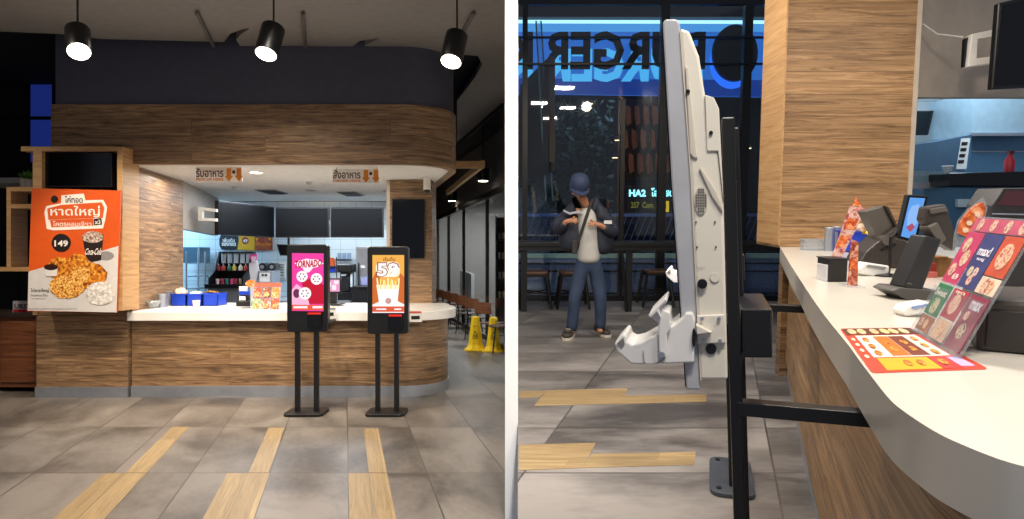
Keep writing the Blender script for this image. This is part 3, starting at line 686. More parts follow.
ks('orange_field', [(372, 278), (376, 270), (382, 282), (381, 303), (372, 303)], .0025, E('burnt_orange', '#cf6a2c', 1))
ks('orange_field', [(403.8, 276), (400, 272), (396, 284), (398, 303), (403.8, 303)], .0025, E('burnt_orange', '#cf6a2c', 1))
ks('white_field', [(372, 304), (380, 300), (397, 300), (403.8, 303.5), (403.8, 312), (372, 312)], .0028, E('cup_white', '#fff4f6', 1))
ks('number_outline', rrect(375.5, 261, 399.5, 276, 5), .003, E('pale_outline', '#fff0d8', 1))
kshape(t, q, 'lettering', q.txt(MB(), '59', 375.6, 261, 399.6, 276.6, .0045, bold=.07), E('brown_edge', '#8a4a30', 1), scr)
kshape(t, q, 'lettering', q.txt(MB(), '59', 376.8, 262, 398.4, 275.6, .0058, bold=.03), E('cup_white', '#fff4f6', 1), scr)
kshape(t, q, 'lettering', q.txt(MB(), 'เริ่มต้น', 383, 256, 395, 260, .0052, bold=.02), E('brown_edge', '#8a4a30', 1), scr)
ks('fries_box', [(376, 284), (399, 284), (397, 304), (379, 304)], .0045, E('cup_white', '#fff4f6', 1))
for i in range(9): 
    a = 377+i*2.5; ks('french_fry', [(a, 288), (a+1.8, 288), (a+1.5+((i*7) % 3-1), 277+(i*5) % 4), (a+((i*7) % 3-1), 277+(i*5) % 4)], .0052+.0003*(i % 2), E('fry_a' if i % 2 else 'fry_b', '#ffe07a' if i % 2 else '#fff0b4', 1))
ks('price_stamp', ellp(388, 300, 3, 3), .006, E('stamp', '#c79a92', 1))
ks('button_bar', [(372, 305.5), (403.8, 305.5), (403.8, 311), (372, 311)], .0045, E('orange_bar2', '#dd5c3a', 1))
for a, b in ((376, 386), (394, 401)): ks('button', [(a, 307.6), (b, 307.6), (b, 309), (a, 309)], .0055, E('cup_white', '#fff4f6', 1))

# ================================================================= kitchen behind the left counter
BLUEP = mat('blue_plastic', '#1742c4', .35)
DARKM = mat('dark_metal', '#2a2c30', .4, .6)
CLEAR = glass('clear_acrylic', (.95, .97, .98), .08, body=.12)
t = thing('back_counter', 'steel back counter running along the tiled kitchen wall', 'counter', (-4.2, 11.6, 0)); bpy.context.view_layer.update()
part('worktop', mbshift(MB().box((-5.30, 11.0, .86), (-2.78, 12.28, .90)), t), STEEL, t)
part('cabinet', mbshift(MB().box((-5.28, 11.05, .0), (-2.80, 12.2, .86)), t), mat('grey_cabinet', '#50555c', .5), t)
# wall strip of posters under the boards
Q = PX(245, 241, 12.27)
t = thing('wall_poster', 'black oval-cornered poster with white lettering at the left of the strip', 'poster', M=Q.M, group=None)
part('board', MB().prism(Q.poly([(221, 234), (238.5, 235), (238, 240), (236, 248.5), (221.5, 248.5), (219.5, 244), (219.5, 238)]), 0, .01), ink('poster_black', '#17161a'), t)
part('lettering', Q.txt(MB(), 'เพิ่มเติม', 223, 237, 235, 241, .012, bold=.02), ink('cream', '#efe6dc'), t)
part('lettering', Q.txt(MB(), 'ของทอด', 222, 241.5, 236, 245, .012, bold=.03), ink('cream', '#efe6dc'), t)
t = thing('wall_poster', 'yellow poster with a red round price badge in the middle of the strip', 'poster', M=Q.M)
part('board', MB().prism(Q.poly([(239.3, 234), (255, 235), (254.5, 249.5), (237.5, 248.5), (239, 241)]), 0, .01), ink('poster_yellow', '#d9a312'), t)
part('badge', MB().prism(Q.poly(ellp(245.5, 239.7, 3.4, 3.6)), .011, .013), ink('badge_red', '#8c1a20'), t)
part('lettering', Q.txt(MB(), '49', 243.3, 238, 247.8, 241.6, .015, bold=.03), ink('cream', '#efe6dc'), t)
t = thing('wall_poster', 'reddish brown poster with orange lettering at the right of the strip', 'poster', M=Q.M)
part('board', MB().prism(Q.poly([(255.2, 234.5), (272.5, 236.5), (272.5, 249), (254.8, 249.5)]), 0, .01), blobs('poster_brown', ['#5a2414', '#8c3a1c', '#c0602a'], 14), t)
part('lettering', Q.txt(MB(), 'ชุดสุดคุ้ม', 257, 241, 271, 245.5, .012, bold=.02), ink('sign_orange', '#e0851a'), t)
for u in (257, 270): part('pennant', MB().prism(Q.poly([(u-1.5, 237), (u+1.5, 237.2), (u, 240)]), .011, .013), ink('poster_yellow', '#d9a312'), t)
# drinks and toppings dispenser
q = PX(224, 299.5, 10.95); W = lambda u: (u-224)/F*10.95; Z = lambda v: (299.7-v)/F*10.95
t = thing('topping_dispenser', 'black tiered dispenser rack with clear tubes and coloured syrup bottles', 'dispenser', (q.M.translation.x, 11.3, .90))
part('base', MB().box((W(206), -.3, 0), (W(243), .35, Z(286))), STEEL, t, bevel=.01)
part('drip_tray', MB().box((W(205), -.38, Z(287)), (W(242.5), .2, Z(283))), BLACKP, t, bevel=.005)
part('frame', MB().box((W(209), .12, Z(283)), (W(242), .2, Z(250))), BLACKP, t)
part('shelf', MB().box((W(209), -.12, Z(270.5)), (W(242), .12, Z(269.5))), BLACKP, t)
part('shelf', MB().box((W(209), .0, Z(263)), (W(242), .14, Z(262))), BLACKP, t)
part('side_panel', MB().prism([(-.34, Z(284)), (.2, Z(284)), (.2, Z(250)), (.05, Z(250)), (-.10, Z(268)), (-.34, Z(276))], W(208), W(209.5), Matrix(((0, 0, 1, 0), (1, 0, 0, 0), (0, 1, 0, 0), (0, 0, 0, 1)))), BLACKP, t)
part('side_panel', MB().prism([(-.34, Z(284)), (.2, Z(284)), (.2, Z(250)), (.05, Z(250)), (-.10, Z(268)), (-.34, Z(276))], W(241.5), W(243), Matrix(((0, 0, 1, 0), (1, 0, 0, 0), (0, 1, 0, 0), (0, 0, 0, 1)))), BLACKP, t)
for i, u in enumerate((213.5, 220, 226.5, 233, 239.3)):
    part('clear_tube', MB().cyl((W(u), .04, Z(262)), (W(u), .04, Z(253)), .042, n=14), mat('frosted_tube', '#c4cdd2', .25), t, smooth=True)
    part('tube_cap', MB().cyl((W(u), .04, Z(253)), (W(u), .04, Z(251.5)), .046, n=14), mat('grey_plastic', '#6f7478', .4), t, smooth=True)
for i, (u, c) in enumerate(((210.5, '#a32a2a'), (215.5, '#b83a34'), (221.5, '#2f6b45'), (226.5, '#c7b04a'), (233, '#d7d2c4'), (238.5, '#c8402c'))):
    b = part('syrup_bottle', MB().lathe([(.035, 0), (.038, .06), (.02, .085), (.012, .10)], (W(u), -.04, Z(269.5))), mat('syrup_%d' % i, c, .35), t, smooth=True)
    part('nozzle', MB().cyl((W(u), -.04, Z(269.5)+.10), (W(u), -.07, Z(269.5)+.115), .006, n=6), WHITE, b)
for i, (u, c) in enumerate(((213.5, '#d9b9c0'), (218.5, '#a8324a'), (223, '#356f62'), (228, '#bd4a72'), (232, '#8e2f3c'), (237, '#b9a08c'))):
    part('topping_jar', MB().lathe([(.028, 0), (.032, .085), (.026, .09)], (W(u), -.2, Z(283))), mat('topping_%d' % i, c, .3), t, smooth=True)
# standing figure sign with pink top
q = PX(248, 299, 10.9)
t = thing('cup_figure', 'white standing dessert-cone sign with a pink top beside the dispenser', 'sign', (q.M.translation.x, 11.15, .90))
w_ = lambda u, v: ((u-248)/F*10.9, (299.7-v)/F*10.9)
FR = Matrix.Rotation(math.pi/2, 4, 'X')
part('body', MB().prism([w_(*p) for p in ((243.5, 262), (246, 261), (246, 258), (250.5, 258), (252.5, 264), (253.5, 270), (251, 280), (251, 299.7), (245, 299.7), (245, 280), (243.5, 266))], -.02, .02, FR), mat('figure_white', '#d5cfd2', .4), t)
part('pink_top', MB().prism([w_(*p) for p in ((244.3, 252.5), (252, 252.5), (251.5, 259), (245, 258))], .02, .04, FR), mat('figure_pink', '#d8569a', .4), t)
part('face_panel', MB().prism([w_(*p) for p in ((246.5, 255), (251, 255), (250.5, 260.5), (247, 260.5))], .04, .05, FR), mat('figure_face', '#e9c8d8', .4), t)
# grinder with two hoppers
def wz(u, v, u0, Y): return ((u-u0)/F*Y, (v-0)*0, (299.7-v)/F*Y)
t = thing('twin_grinder', 'white machine with two round black hoppers on the back counter', 'machine', (L(262.5, 0, 11).x, 11.3, .9))
w3 = lambda u, v: ((u-262.5)/F*11, (299.7-v)/F*11)
a = w3(256, 282); b = w3(269.5, 269)
part('body', MB().box((w3(255.5, 0)[0], -.2, 0), (w3(270, 0)[0], .2, w3(0, 270)[1])), STEEL, t, bevel=.01)
part('front_panel', MB().box((w3(257.5, 0)[0], -.215, w3(0, 281)[1]), (w3(267.5, 0)[0], -.2, w3(0, 272)[1])), mat('panel_white', '#d9d7d2', .35), t)
for u in (261, 264.2): part('button', MB().cbox((w3(u, 0)[0], -.22, w3(0, 274)[1]), (.035, .01, .03)), BLACKP, t)
for u in (258, 267.8): 
    x, z = w3(u, 266); hp = part('hopper', MB().cyl((x, -.12, z), (x, .12, z), .068, n=20), BLACKP, t, smooth=True)
    part('hopper_cap', MB().cyl((x, -.13, z), (x, -.12, z), .035, n=14), mat('grey_plastic', '#6f7478', .4), hp)
Q = PX(280, 268, 12.27)
t = thing('wall_vent', 'white louvred panel on the kitchen wall left of the pink kiosk', 'vent', M=Q.M)
part('frame', MB().prism(Q.poly([(273.5, 260), (286, 261), (286, 277), (273.5, 276)]), 0, .03), mat('panel_white', '#d9d7d2', .35), t)
for i in range(5): part('louvre', MB().prism(Q.poly([(276, 263+i*2.6), (284.5, 263.3+i*2.6), (284.5, 264.2+i*2.6), (276, 263.9+i*2.6)]), .03, .045), mat('grey_metal', '#6c6a68', .5), t)
Q = PX(284, 249, 11.2)
t = thing('order_monitor', 'black order monitor hung under the menu boards behind the pink kiosk', 'screen', M=Q.M)
part('casing', MB().prism(Q.poly([(276.5, 243.2), (299, 243.8), (299, 255), (280, 254.6)]), -.04, .0), BLACKP, t)
part('panel', MB().prism(Q.poly([(278, 244.3), (298, 244.8), (298, 254), (281, 253.6)]), 0, .003), mat('off_screen', '#050507', .12), t)
part('mount', MB().prism(Q.poly([(287, 225), (289, 225), (289, 244), (287, 244)]), -.04, -.02), BLACK, t)
# right part of the back counter
def bx(u0, v0, u1, v1, Y, d=.3):   # box spanning pixels at depth Y
    return (L(u0, v0, Y).x, Y, L(u0, v1, Y).z), (L(u1, v0, Y).x, Y+d, L(u0, v0, Y).z)
def T3(name, lab, cat, u, Y, z=.9, **k):
    t = thing(name, lab, cat, (L(u, 0, Y).x, Y, z), **k); bpy.context.view_layer.update(); return t
def pb(name, t, m, *a, bevel=.004, **k): lo, hi = bx(*a, **k); return part(name, mbshift(MB().box(lo, hi), t), m, t, bevel=bevel)
t = T3('coffee_machine', 'black coffee brewer between the two kiosks on the back counter', 'machine', 344, 11.1)
pb('base', t, BLACKP, 337.5, 291.5, 352, 299.7, 11.1, d=.45); pb('column', t, BLACKP, 340, 271, 350, 291.5, 11.3)
pb('head', t, BLACKP, 337, 263, 352, 271.5, 11.1, d=.45, bevel=.02)
pb('carafe', t, DARKM, 341, 276, 349, 290.5, 11.12, d=.16, bevel=.02); pb('side_cup_tube', t, mat('frosted_tube', '#c4cdd2', .25), 350.2, 273, 352.5, 286, 11.15, d=.05)
pb('control_panel', t, STEEL, 341, 273.5, 346, 275, 11.09, d=.02)
Q = PX(344, 256, 12.25)
t = thing('notice_holder', 'clear wall-mounted holder with two notice sheets above the coffee brewer', 'holder', M=Q.M)
part('tray', MB().prism(Q.poly([(337, 258.3), (352, 258.3), (352, 259.6), (337, 259.6)]), 0, .10), BLACKP, t)
for u in (338, 342.8, 347.6): part('sheet', MB().prism(Q.poly([(u, 252), (u+4.2, 252), (u+4.2, 258.2), (u, 258.2)]), .03, .04), mat('sheet_grey_blue', '#7f94ab', .5), t)
t = T3('upright_fridge', 'tall stainless steel refrigerator behind the 59 kiosk', 'fridge', 372, 11.3, 0)
pb('body', t, STEEL, 356, 245.5, 388, 352, 11.3, d=.8, bevel=.01)
dr = pb('door', t, mat('fridge_door', '#a4aab2', .3, .9), 357, 247, 372, 351, 11.27, d=.03)
part('handle', mbshift(MB().box(*bx(357.8, 262, 358.6, 285, 11.22, d=.03)), t), BLACK, dr)
part('notice', mbshift(MB().box(*bx(361, 276, 370, 284, 11.262, d=.006)), t), mat('notice_lilac', '#8f95c4', .5), dr)
part('notice', mbshift(MB().box(*bx(360.5, 264.5, 365, 267, 11.262, d=.006)), t), mat('panel_white', '#d9d7d2', .35), dr)
t = T3('service_trolley', 'dark low equipment with small bottles under the steel refrigerator door', 'machine', 360, 10.9, .0)
pb('body', t, DARKM, 352, 287, 372, 352, 10.9, d=.3); pb('top_tray', t, BLACKP, 352, 285.5, 372, 287, 10.88, d=.32)
t = T3('paper_bag', 'orange paper bag on a shelf behind the pink kiosk', 'bag', 331, 11.4, 1.4)
pb('bag', t, mat('orange_paper', '#d2592a', .7), 329, 258, 334, 265, 11.4, d=.1); 
part('fold', mbshift(MB().box(*bx(329.6, 256.8, 333.4, 258, 11.42, d=.03)), t), mat('orange_paper', '#d2592a', .7), t)
t = T3('storage_box', 'blue plastic box below the orange bag behind the pink kiosk', 'box', 331, 11.35, 1.3)
pb('body', t, BLUEP, 327.5, 266.2, 335.5, 271, 11.35, d=.2); pb('rim', t, BLUEP, 327, 265.2, 336, 266.2, 11.33, d=.24)
t = T3('wire_shelf', 'dark shelf rack holding the orange bag and the blue box', 'shelf', 331, 11.3, .9)
for v in (265.1, 271.1): pb('shelf_board', t, DARKM, 326, v, 337, v+.8, 11.3, d=.3)
for u in (326, 336): pb('upright', t, DARKM, u, 256, u+.8, 299.7, 11.3, d=.03); pb('upright', t, DARKM, u, 256, u+.8, 299.5, 11.57, d=.03)
# ---- things standing on the counter
t = T3('register_display', 'small till screen with a pink and white picture beside the pink kiosk', 'screen', 333, 8.4, 1.0)
pb('foot', t, BLACKP, 327, 303, 340, 304.2, 8.3, d=.25, bevel=.002); pb('stand', t, BLACKP, 330, 291, 336, 303.5, 8.42, d=.06); c = pb('casing', t, BLACKP, 324, 277, 341, 292.5, 8.38, d=.05)
part('screen', mbshift(MB().box(*bx(325.3, 278.6, 339.6, 290.6, 8.376, d=.004)), t), E('display_pink', '#e79ac4', 1), c)
for a_ in ((326.5, 281, 331, 286), (332, 284, 336, 289), (334, 279.5, 338.5, 283)): part('picture_patch', mbshift(MB().box(*bx(*a_, 8.373, d=.003)), t), E('display_white', '#fbe9f2', 1), c)
for u, lab in ((178.5, 'blue plastic bin with a cream cloth, leftmost of three on the counter'), (194.3, 'blue plastic bin with crumpled paper, middle of three on the counter'), (210.5, 'blue plastic bin with a gold trophy behind, rightmost of three on the counter')):
    t = T3('storage_bin', lab, 'bin', u, 8.35, 1.0, group='blue bins on the counter'); x0 = 7.4/F*8.35
    m = MB(); h_ = .145; wt = .008
    for lo, hi in (((-x0, 0, 0), (x0, .26, wt)), ((-x0, 0, 0), (x0, wt, h_)), ((-x0, .26-wt, 0), (x0, .26, h_)), ((-x0, 0, 0), (-x0+wt, .26, h_)), ((x0-wt, 0, 0), (x0, .26, h_))): m.box(lo, hi)
    part('tub', m, BLUEP, t)
    m = MB()
    for lo, hi in (((-x0-.006, -.008, h_), (x0+.006, .012, h_+.014)), ((-x0-.006, .25, h_), (x0+.006, .268, h_+.014)), ((-x0-.006, .012, h_), (-x0+.012, .25, h_+.014)), ((x0-.012, .012, h_), (x0+.006, .25, h_+.014))): m.box(lo, hi)
    part('rim', m, BLUEP, t)
def lump(c, r, seed, n=14, k=9):
    rnd = random.Random(seed); m = MB().ell(c, r, n, k); m.v = [p+Vector((rnd.uniform(-1, 1)*r[0]*.13, rnd.uniform(-1, 1)*r[1]*.13, rnd.uniform(-1, 1)*r[2]*.13)) for p in m.v]; return m
solo('cloth', lump((0, 0, 0), (.075, .09, .06), 3), mat('cream_cloth', '#dcc4a8', .8), 'cream cloth stuffed into the leftmost blue bin', 'cloth', L(181, 291.5, 8.45), smooth=True)
solo('crumpled_paper', lump((0, 0, 0), (.08, .08, .03), 5), mat('white_paper', '#dedde0', .8), 'white crumpled paper showing above the middle blue bin', 'paper', L(196, 292.5, 8.45), smooth=True)
def trophy(P, T, lab, s=1.0):
    t = thing('trophy', lab, 'trophy', P, T=T); G = mat('gold', '#b98724', .3, .8)
    part('cup', MB().lathe([(.035*s, 0), (.03*s, .012*s), (.008*s, .03*s), (.008*s, .055*s), (.03*s, .075*s), (.042*s, .11*s), (.04*s, .112*s), (.02*s, .08*s)]), G, t, smooth=True)
    for sx in (-1, 1): part('handle', MB().tube([(sx*.038*s, 0, .105*s), (sx*.062*s, 0, .10*s), (sx*.055*s, 0, .08*s), (sx*.03*s, 0, .078*s)], .005*s, 6), G, t)
trophy((L(211, 0, 8.66).x, 8.66, 1.0), TL, 'small gold trophy cup standing behind the rightmost blue bin', 1.6)
def canister(P, T, lab, r=.05, h=.15):
    t = thing('metal_canister', lab, 'canister', P, T=T)
    part('body', MB().lathe([(r, 0), (r, h), (r*.93, h), (r*.9, .01)], n=20), STEEL, t, smooth=True)
    part('rim', MB().lathe([(r, h-.012), (r*1.05, h-.008), (r*1.05, h), (r, h+.002)], n=20), STEEL, t, smooth=True)
canister((L(161.5, 0, 8.1).x, 8.1, 1.0), TL, 'metal canister standing left of the blue bins', .058, .17)
canister((L(168, 0, 8.5).x, 8.5, 1.0), TL, 'second metal canister, half hidden behind the first, by the blue bins', .05, .18)
GL = glass('dish_glass', (.9, .93, .95), .22, .05, body=.14)
t = T3('glass_bowl', 'clear glass bowl at left end of the counter beside canister', 'bowl', 152, 7.95, 1.0)
part('bowl', MB().lathe([(.05, 0), (.06, .004), (.10, .09), (.102, .095), (.096, .09), (.055, .012)]), GL, t, smooth=True)
part('rim', MB().lathe([(.099, .088), (.104, .092), (.099, .096)]), GL, t, smooth=True)
t = T3('paper_cup', 'small white paper cup at the front edge in front of the blue bins', 'cup', 196.3, 7.62, 1.0)
part('cup', MB().lathe([(.030, 0), (.043, .115), (.040, .115), (.028, .004)]), mat('cup_white_mat', '#dcdbd8', .5), t, smooth=True)
part('rim', MB().lathe([(.043, .113), (.0455, .116), (.043, .119)]), mat('cup_white_mat', '#dcdbd8', .5), t, smooth=True)
t = T3('card_terminal', 'black card terminal with white paper roll between bins and menu stand', 'terminal', 243, 8.0, 1.0)
pb('base', t, BLACKP, 236, 300.5, 250, 305.5, 7.9, d=.25); pb('keypad', t, BLACKP, 237.5, 294, 247, 301, 8.0, d=.12); pb('paper_roll', t, mat('white_paper', '#dedde0', .8), 239, 295.5, 245.5, 299.5, 7.99, d=.01); pb('blue_screen', t, BLUEP, 239, 290, 249, 294, 8.05, d=.05); pb('paper_stack', t, mat('white_paper', '#dedde0', .8), 239, 285.5, 246.5, 290, 8.06, d=.05)
# menu stand made of clear acrylic with six cards
Q = PX(265, 308, 7.72)
t = thing('menu_stand', 'clear acrylic stand holding six small menu cards on the left counter', 'stand', M=Q.M @ Matrix.Rotation(math.radians(-14), 4, 'X'))
part('backing', MB().prism(Q.poly([(250, 309), (279.5, 309), (279.5, 281), (250, 281)]), -.008, 0), CLEAR, t)
part('banner', MB().prism(Q.poly([(252, 285), (279, 285), (279, 281.3), (252, 281.3)]), .001, .004), mat('banner_red', '#c8583e', .5), t)
cardc = [('#b3402c', '#e6b9a0'), ('#7a4030', '#d9b08c'), ('#e07a2a', '#f2d2a4'), ('#7c9a6a', '#e8d9c0'), ('#c0473c', '#f0d6c4'), ('#a8442e', '#e9c9a8')]
for r in range(2):
    for c in range(3):
        u0 = 252+c*9.2; v0 = 286+r*11.6; A, B_ = cardc[r*3+c]
        cd = part('menu_card', MB().prism(Q.poly([(u0, v0), (u0+8.2, v0), (u0+8.2, v0+10.6), (u0, v0+10.6)]), .001, .004), blobs('card_print_%d' % (r*3+c), [A, A, B_], 40), t)
        part('card_picture', MB().prism(Q.poly(ellp(u0+4.1, v0+7, 2.8, 2.4, 14)), .005, .007), blobs('food_print', ['#9c4a1a', '#d98a3a', '#f3dcb4'], 60), cd)
part('rear_leg', MB().prism(Q.poly([(256, 309), (276, 309), (276, 300), (256, 300)]), -.12, -.112), CLEAR, t)
t = thing('leaf_flyer', 'orange rounded flyer leaning beside the clear menu stand', 'flyer', M=PX(250, 284, 7.85).M); q = PX(250, 284, 7.85)
part('sheet', MB().prism(q.poly(ellp(251, 282.5, 5.5, 3.8, 18, .06, 4)), 0, .004), blobs('flyer_print', ['#b5481c', '#e2792f', '#f0b070'], 40), t)
part('stem', MB().prism(q.poly([(250, 286), (252, 286), (252, 303.2), (250, 303.2)]), -.004, 0), CLEAR, t)
# little signs clipped to the front edge
for (u0, v0, u1, v1, lab) in ((327, 306, 336, 319, 'small white tent sign with a black symbol on the counter edge by the pink kiosk'), (409, 309.5, 422, 321, 'small white and red tent sign on the counter edge by the 59 kiosk')):
    q = PX(u0, v1, 7.36); t = thing('edge_sign', lab, 'sign', M=q.M)
    part('card', MB().prism(q.poly([(u0, v0), (u1, v0), (u1, v1), (u0, v1)]), -.004, 0), mat('panel_white', '#d9d7d2', .35), t)
    part('band', MB().prism(q.poly([(u0+.5, v0+.8), (u1-.5, v0+.8), (u1-.5, v0+2.6), (u0+.5, v0+2.6)]), .001, .003), ink('sign_red', '#c34a42') if u0 > 400 else ink('sign_grey', '#8f8d8a'), t)
    part('symbol', MB().prism(q.poly([(u0+2, v0+5.5), (u1-2.5, v0+5.2), (u1-2, v0+8.6), (u0+2.5, v0+9)]), .001, .003), ink('black', '#1a1512'), t)
# kitchen shelf rack seen through the pass at the left
t = T3('wire_rack', 'steel wire rack in the blue-lit kitchen behind the side opening', 'rack', 194, 11.2, 0)
for v in (262, 275, 287): pb('shelf_tray', t, STEEL, 186, v, 206, v+1, 11.2, d=.45)
for u in (186.3, 205): 
    for yy in (11.2, 11.62): part('post', mbshift(MB().cyl((L(u, 0, 11.2).x, yy, 0), (L(u, 0, 11.2).x, yy, 1.75), .014, n=8), t), STEEL, t)
for v in (271, 283): pb('cross_bar', t, STEEL, 186.3, v, 205, v+.5, 11.21, d=.02)
t = T3('wall_cabinet', 'grey-blue steel wall cabinet in the kitchen behind the side opening', 'cabinet', 190, 11.7, 1.3)
pb('body', t, mat('cabinet_blue_grey', '#5d7d90', .35, .5), 180, 246, 200, 262, 11.75, d=.4); pb('door_edge', t, STEEL, 197.5, 247, 199.5, 261, 11.74, d=.02)
# ================================================================= dining bay on the right of the left hall
def wl(Y, off=0.0): return SK*Y+2.8+off
ALU = mat('black_frame', '#121214', .35)
GLS = glass('window_glass', (.92, .95, .97), .10)
t0 = struct('window_1', MB().ribbon([(wl(8.5), 8.5), (wl(24), 24)], .04, .14, .06).ribbon([(wl(8.5), 8.5), (wl(24), 24)], 2.78, 2.90, .06), ALU)
for Y in (10.85, 12.7, 15.2, 17.4, 19.4, 21.5): struct('window_frame', MB().box((wl(Y), Y, .04), (wl(Y)+.07, Y+.12, 2.85)), ALU, parent=t0)
struct('window_pane', MB().ribbon([(wl(8.5, .02), 8.5), (wl(24, .02), 24)], .14, 2.78, .012), GLS, parent=t0)
t0.matrix_world = TL
struct('wall_window_header', MB().ribbon([(wl(8.5), 8.5), (wl(24.9), 24.9)], 2.9, 4.3, .08), mat('grey_brown_wall', '#4a4442', .8))
struct('wall_across', MB().ribbon([(wl(8.5, 3.5), 8.5), (wl(10.9, 3.5), 24.9)][:1]+[(-.06, 22.0)], 0, 4.3, .08) if False else MB().box((-4.6, 24.0, 0), (-.06, 24.1, 4.3)), mat('pale_wall', '#a3a3a2', .7))
# beyond the glass: pale partition, dark shelf with crockery
PB = wl(12.7)+.4
struct('wall_beyond_glass', MB().ribbon([(-.95, 16.2), (-1.75, 22.5)], 0, 1.25, .08), mat('pale_partition', '#cfcfcc', .6))
t = thing('crockery_shelf', 'dark open shelf beyond the window with pale crockery near the right edge', 'shelf', (-.33, 14.6, 0))
part('back_panel', MB().box((-.02, .38, 0), (.25, .42, 2.6)), mat('dark_oak', '#4a3323', .6), t)
for z in (.7, 1.15, 1.6, 2.05): 
    sh = part('shelf_board', MB().box((-.02, 0, z), (.25, .4, z+.03)), mat('dark_oak', '#4a3323', .6), t)
    for x in (.04, .13, .2): part('jar', MB().lathe([(.03, 0), (.035, .12), (.02, .15)], (x, .12, z+.03), 12), mat('pale_ceramic', '#a89a84', .5), sh, smooth=True)
part('upright', MB().box((-.05, 0, 0), (-.02, .42, 2.6)), BLACK, t)
# oak beams and cans
t = thing('oak_beam_frame', 'oak ceiling beam frame jutting right from the end of the canopy', 'beam', L(466, 165, 9.4))
bpy.context.view_layer.update()
part('beam', mbshift(MB().box((L(440, 0, 9.4).x, 9.4, L(0, 167, 9.4).z), (L(484, 0, 9.4).x, 9.46, L(0, 160, 9.4).z)), t), W_BOX, t)
a = L(481, 166, 9.5); b = L(446, 194, 13.5)
part('beam', mbshift(MB().add([a+Vector((0, 0, .0)), b, b+Vector((0, 0, .10)), a+Vector((0, 0, .10)), a+Vector((.06, 0, .0)), b+Vector((.06, 0, 0)), b+Vector((.06, 0, .10)), a+Vector((.06, 0, .10))], [(0, 1, 2, 3), (7, 6, 5, 4), (0, 4, 5, 1), (3, 2, 6, 7), (0, 3, 7, 4), (1, 5, 6, 2)]), t), W_BOX, t)
for (u, v, Y, lab) in ((483, 180, 11.5, 'black can light on the bay ceiling nearest the divider'), (452, 200, 15.5, 'black can light on the bay ceiling farther back by the pillar')):
    p = L(u, v, Y); t = thing('can_light', lab, 'light', p, group=None)
    part('housing', MB().lathe([(.10, 0), (.11, .01), (.11, .22), (.02, .22)]), BLACK, t, smooth=True)
    part('lens', MB().cyl((0, 0, -.004), (0, 0, .006), .085), emis('lamp_glow', '#fff0d8', 12), t)
    part('stem', MB().cyl((0, 0, .22), (0, 0, 4.3-p.z), .012, n=6), BLACK, t)
    spot('can_beam', p+Vector((0, 0, -.02)), p+Vector((0, 0, -2)), 70, (1, .88, .72), 110, .06)
for a, b, lab in (((458, 143), (503, 104), 'black lighting track running down the bay ceiling, upper one'), ((458, 158), (503, 125), 'black lighting track running down the bay ceiling, lower one')):
    p, q_ = Lz(*a, 3.9), Lz(*b, 3.9); solo('lighting_track', MB().cyl(p, q_, .04, n=6), BLACK, lab, 'track')
for i, Y in enumerate((11.6, 14.4)):
    pass
# bentwood chairs
def chair():
    t = thing('dining_chair', 'x', 'chair', group='bentwood dining chairs along the window'); CW = wood('chair_walnut', '#5a3220', '#7c4a30', '#91603f', knots=False, plank_h=2, seam=1)
    part('seat', MB().prism(rrect(-.20, -.19, .20, .21, .09, 4), .43, .452), mat('seat_brown', '#4a2a20', .5), t, bevel=.006)
    m = MB(); n = 8; vs = []
    for i in range(n+1):
        a = -1+2*i/n; x = a*.21; y = -.19-.05*(1-a*a); dz = .01*(1-a*a)
        for (dy, z) in ((0, .63), (0, .83+dz), (-.014, .83+dz), (-.014, .63)): vs.append((x, y+dy-(z-.6)*.15, z))
    fs = []
    for i in range(n):
        for k in range(4): fs.append((i*4+k, i*4+(k+1) % 4, (i+1)*4+(k+1) % 4, (i+1)*4+k))
    fs += [(3, 2, 1, 0), (n*4, n*4+1, n*4+2, n*4+3)]
    part('backrest', m.add(vs, fs), CW, t)
    for sx in (-1, 1):
        part('leg', MB().tube([(sx*.16, .16, .43), (sx*.20, .21, 0)], .012), BLACK, t)
        part('leg', MB().tube([(sx*.17, -.17, .43), (sx*.20, -.22, 0)], .012), BLACK, t)
        part('back_post', MB().tube([(sx*.16, -.17, .43), (sx*.15, -.225, .70)], .011), BLACK, t)
    part('stretcher', MB().tube([(-.185, .185, .2), (.185, .185, .2)], .008).tube([(-.19, -.2, .2), (.19, -.2, .2)], .008), BLACK, t)
    return t
c0 = chair(); bpy.context.view_layer.update()
names = ['nearest chair backrest beside the yellow wet floor cones', 'second nearest chair behind the yellow wet floor cones', 'third chair from the yellow cones along the window', 'fourth chair from the yellow cones along the window', 'fifth chair from the yellow cones along the window', 'sixth chair from the yellow cones along the window', 'seventh chair from the cones, partly hidden by the counter end', 'eighth and farthest chair in the row, beside the plank pillar']
for i, (u, v) in enumerate(((491, 346), (479.5, 338), (469.5, 332.5), (460.5, 327.5), (453, 323.5), (446.5, 320), (440, 317), (434, 314.5))):
    p = Lz(u, v, 0); lab = 'walnut bentwood chair, '+names[i]
    if i == 0: c0.matrix_world = Matrix.Translation(p) @ Matrix.Rotation(-.75, 4, 'Z'); c0['label'] = lab
    else: dup(c0, p, -.75-.03*i, label=lab, group='bentwood dining chairs along the window')
t = thing('bar_stool', 'dark round-seated stool at the divider wall beside the yellow cones', 'stool', Lz(499.5, 352))
t.location.y += 0
part('seat', MB().lathe([(.17, 0), (.19, .012), (.185, .03), (.05, .035)], (0, 0, .45)), mat('seat_brown', '#4a2a20', .5), t, smooth=True)
for a in (45, 135, 225, 315): part('leg', MB().tube([(.10*math.cos(math.radians(a)), .10*math.sin(math.radians(a)), .45), (.16*math.cos(math.radians(a)), .16*math.sin(math.radians(a)), 0)], .012), BLACK, t)
